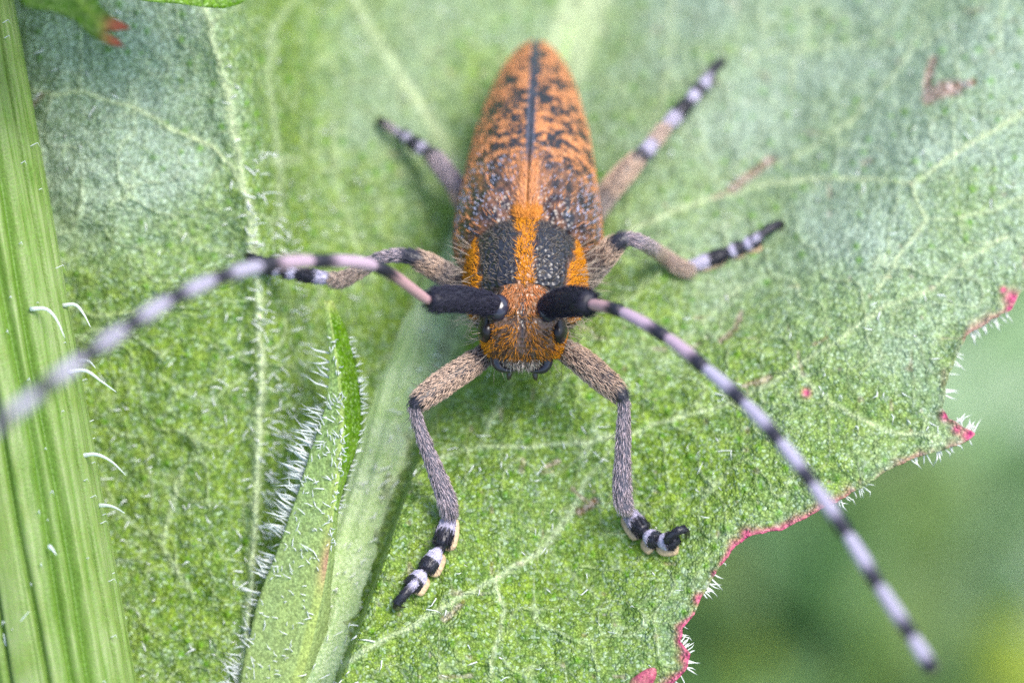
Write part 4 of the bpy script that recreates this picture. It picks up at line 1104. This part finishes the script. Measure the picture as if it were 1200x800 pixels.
leg([(632, 390, 'a', -.06, 12, 'f'), (658, 408, 'a', .03, 13.5, 'f'), (680, 422, 'a', .09, 16, 'F'), (704, 442, 'a', .14, 16, 'F'), (720, 456, 'a', .17, 13.5, 'F'), (728, 464, 'a', .18, 10, 'K'),
     (731, 473, 'a', .175, 7.5, 'T'), (731, 495, 'a', .16, 8.5, 'T'), (730, 530, 'a', .145, 10, 'T'), (729, 562, 'a', .13, 11.5, 'T'), (730, 586, 'a', .12, 12, 'T'), (733, 596, 'a', .11, 9, 'T')]
    + tarsus([((735, 599), (756, 624), 10.5), ((758, 626), (771, 635), 11.5), ((773, 635), (791, 633), 11.5)]) + [(782, 632, 'h', .09, 5, 'B'), (794, 622, 'h', .11, 5.5, 'B'), (803, 620, 'h', .09, 5, 'B')],
    [((731, 603), (751, 630), 11), ((753, 632), (768, 642), 11.5), ((769, 643), (795, 638), 12)], [(800, 620, .09), (806, 622, .06), (808, 630, .012), (-4, 2)], 'foreleg with its curled foot near the red leaf margin')
leg([(650, 360, 'a', -.16, 13, 'f'), (676, 338, 'a', -.11, 14.5, 'f'), (697, 314, 'a', -.06, 15.5, 'f'), (714, 294, 'a', -.02, 14, 'F'), (726, 283, 'a', .0, 10.5, 'K'), (738, 280, 'a', -.005, 8.5, 'T'),
     (754, 285, 'a', -.02, 8.5, 'T'), (775, 298, 'h', .13, 9.5, 'C'), (794, 311, 'h', .08, 10.5, 'C'), (806, 316, 'h', .06, 9, 'C')]
    + tarsus([((810, 312), (851, 297), 8.2), ((853, 296), (870, 289), 8.8), ((872, 288), (888, 281), 9)]) + [(884, 281, 'h', .08, 4.5, 'W'), (897, 271, 'h', .09, 5.5, 'B'), (912, 263, 'h', .07, 5, 'B')],
    [((815, 317), (853, 303), 6), ((856, 301), (872, 294), 6.5), ((874, 294), (892, 287), 7)], [(910, 263, .07), (917, 261, .05), (919, 270, .010), (-5, 2)], 'middle leg stretched out over the open leaf blade')
leg([(590, 358, 'a', -.16, 13, 'f'), (556, 340, 'a', -.11, 14, 'f'), (528, 325, 'a', -.06, 14.5, 'f'), (500, 309, 'a', -.02, 13, 'F'), (481, 301, 'a', .0, 10, 'K'), (465, 299, 'a', -.005, 8.5, 'T'),
     (445, 303, 'a', -.02, 8.5, 'T'), (420, 318, 'a', -.05, 9.5, 'C'), (402, 327, 'a', -.07, 10.5, 'C'), (391, 328, 'a', -.08, 9, 'C')]
    + [(c[0], c[1], 'a', z_, c[4], c[5]) for c, z_ in zip(tarsus([((389, 327), (350, 321), 8.2), ((348, 320), (332, 317), 8.8), ((330, 316), (313, 312), 9)]), np.linspace(-.085, -.13, 18))]
    + [(316, 312, 'h', .09, 5, 'B'), (303, 306, 'h', .07, 6, 'B'), (294, 302, 'h', .05, 5.5, 'B')],
    [], [(296, 302, .05), (289, 299, .035), (285, 301, .010), (3, 6)], 'middle leg crossing behind the antenna towards the hairy ridge of the leaf')
leg([(668, 300, 'a', -.42, 13, 'f'), (700, 244, 'a', -.46, 13.5, 'f'), (722, 214, 'a', -.46, 13.5, 'F'), (740, 194, 'a', -.47, 12, 'F'), (750, 184, 'a', -.48, 9.5, 'K'), (758, 176, 'a', -.50, 8.5, 'W'),
     (768, 164, 'a', -.54, 9.5, 'C'), (777, 153, 'a', -.58, 9, 'C')]
    + [(c[0], c[1], 'a', z_, c[4], c[5]) for c, z_ in zip(tarsus([((779, 150), (806, 121), 8.5), ((808, 119), (821, 103), 8.5), ((822, 102), (831, 93), 8.5)]), np.linspace(-.60, -.76, 18))]
    + [(829, 95, 'h', .075, 4.5, 'W'), (835, 82, 'h', .08, 5.5, 'B'), (843, 74, 'h', .07, 5, 'B')],
    [], [(842, 74, .07), (849, 71, .05), (852, 75, .012), (-4, 5)], 'hind leg reaching back across the blade behind the beetle, towards the scarred lobe')
leg([(575, 295, 'a', -.42, 12, 'f'), (548, 245, 'a', -.46, 12.5, 'F'), (532, 215, 'a', -.50, 12.5, 'T'), (515, 192, 'a', -.53, 12, 'T'), (505, 181, 'a', -.56, 9.5, 'K')]
    + [(c[0], c[1], 'h', hz_, c[4], c[5]) for c, hz_ in zip(tarsus([((503, 180), (482, 166), 8), ((481, 165), (471, 158), 8)]), np.linspace(.14, .06, 12))]
    + [(470, 158, 'h', .07, 4.5, 'W'), (458, 150, 'h', .08, 5, 'T'), (447, 143, 'h', .06, 5.5, 'B')],
    [], [(449, 144, .06), (443, 141, .045), (440, 145, .012), (4, -5)], 'hind leg reaching back beside the yellowish side vein of the leaf')
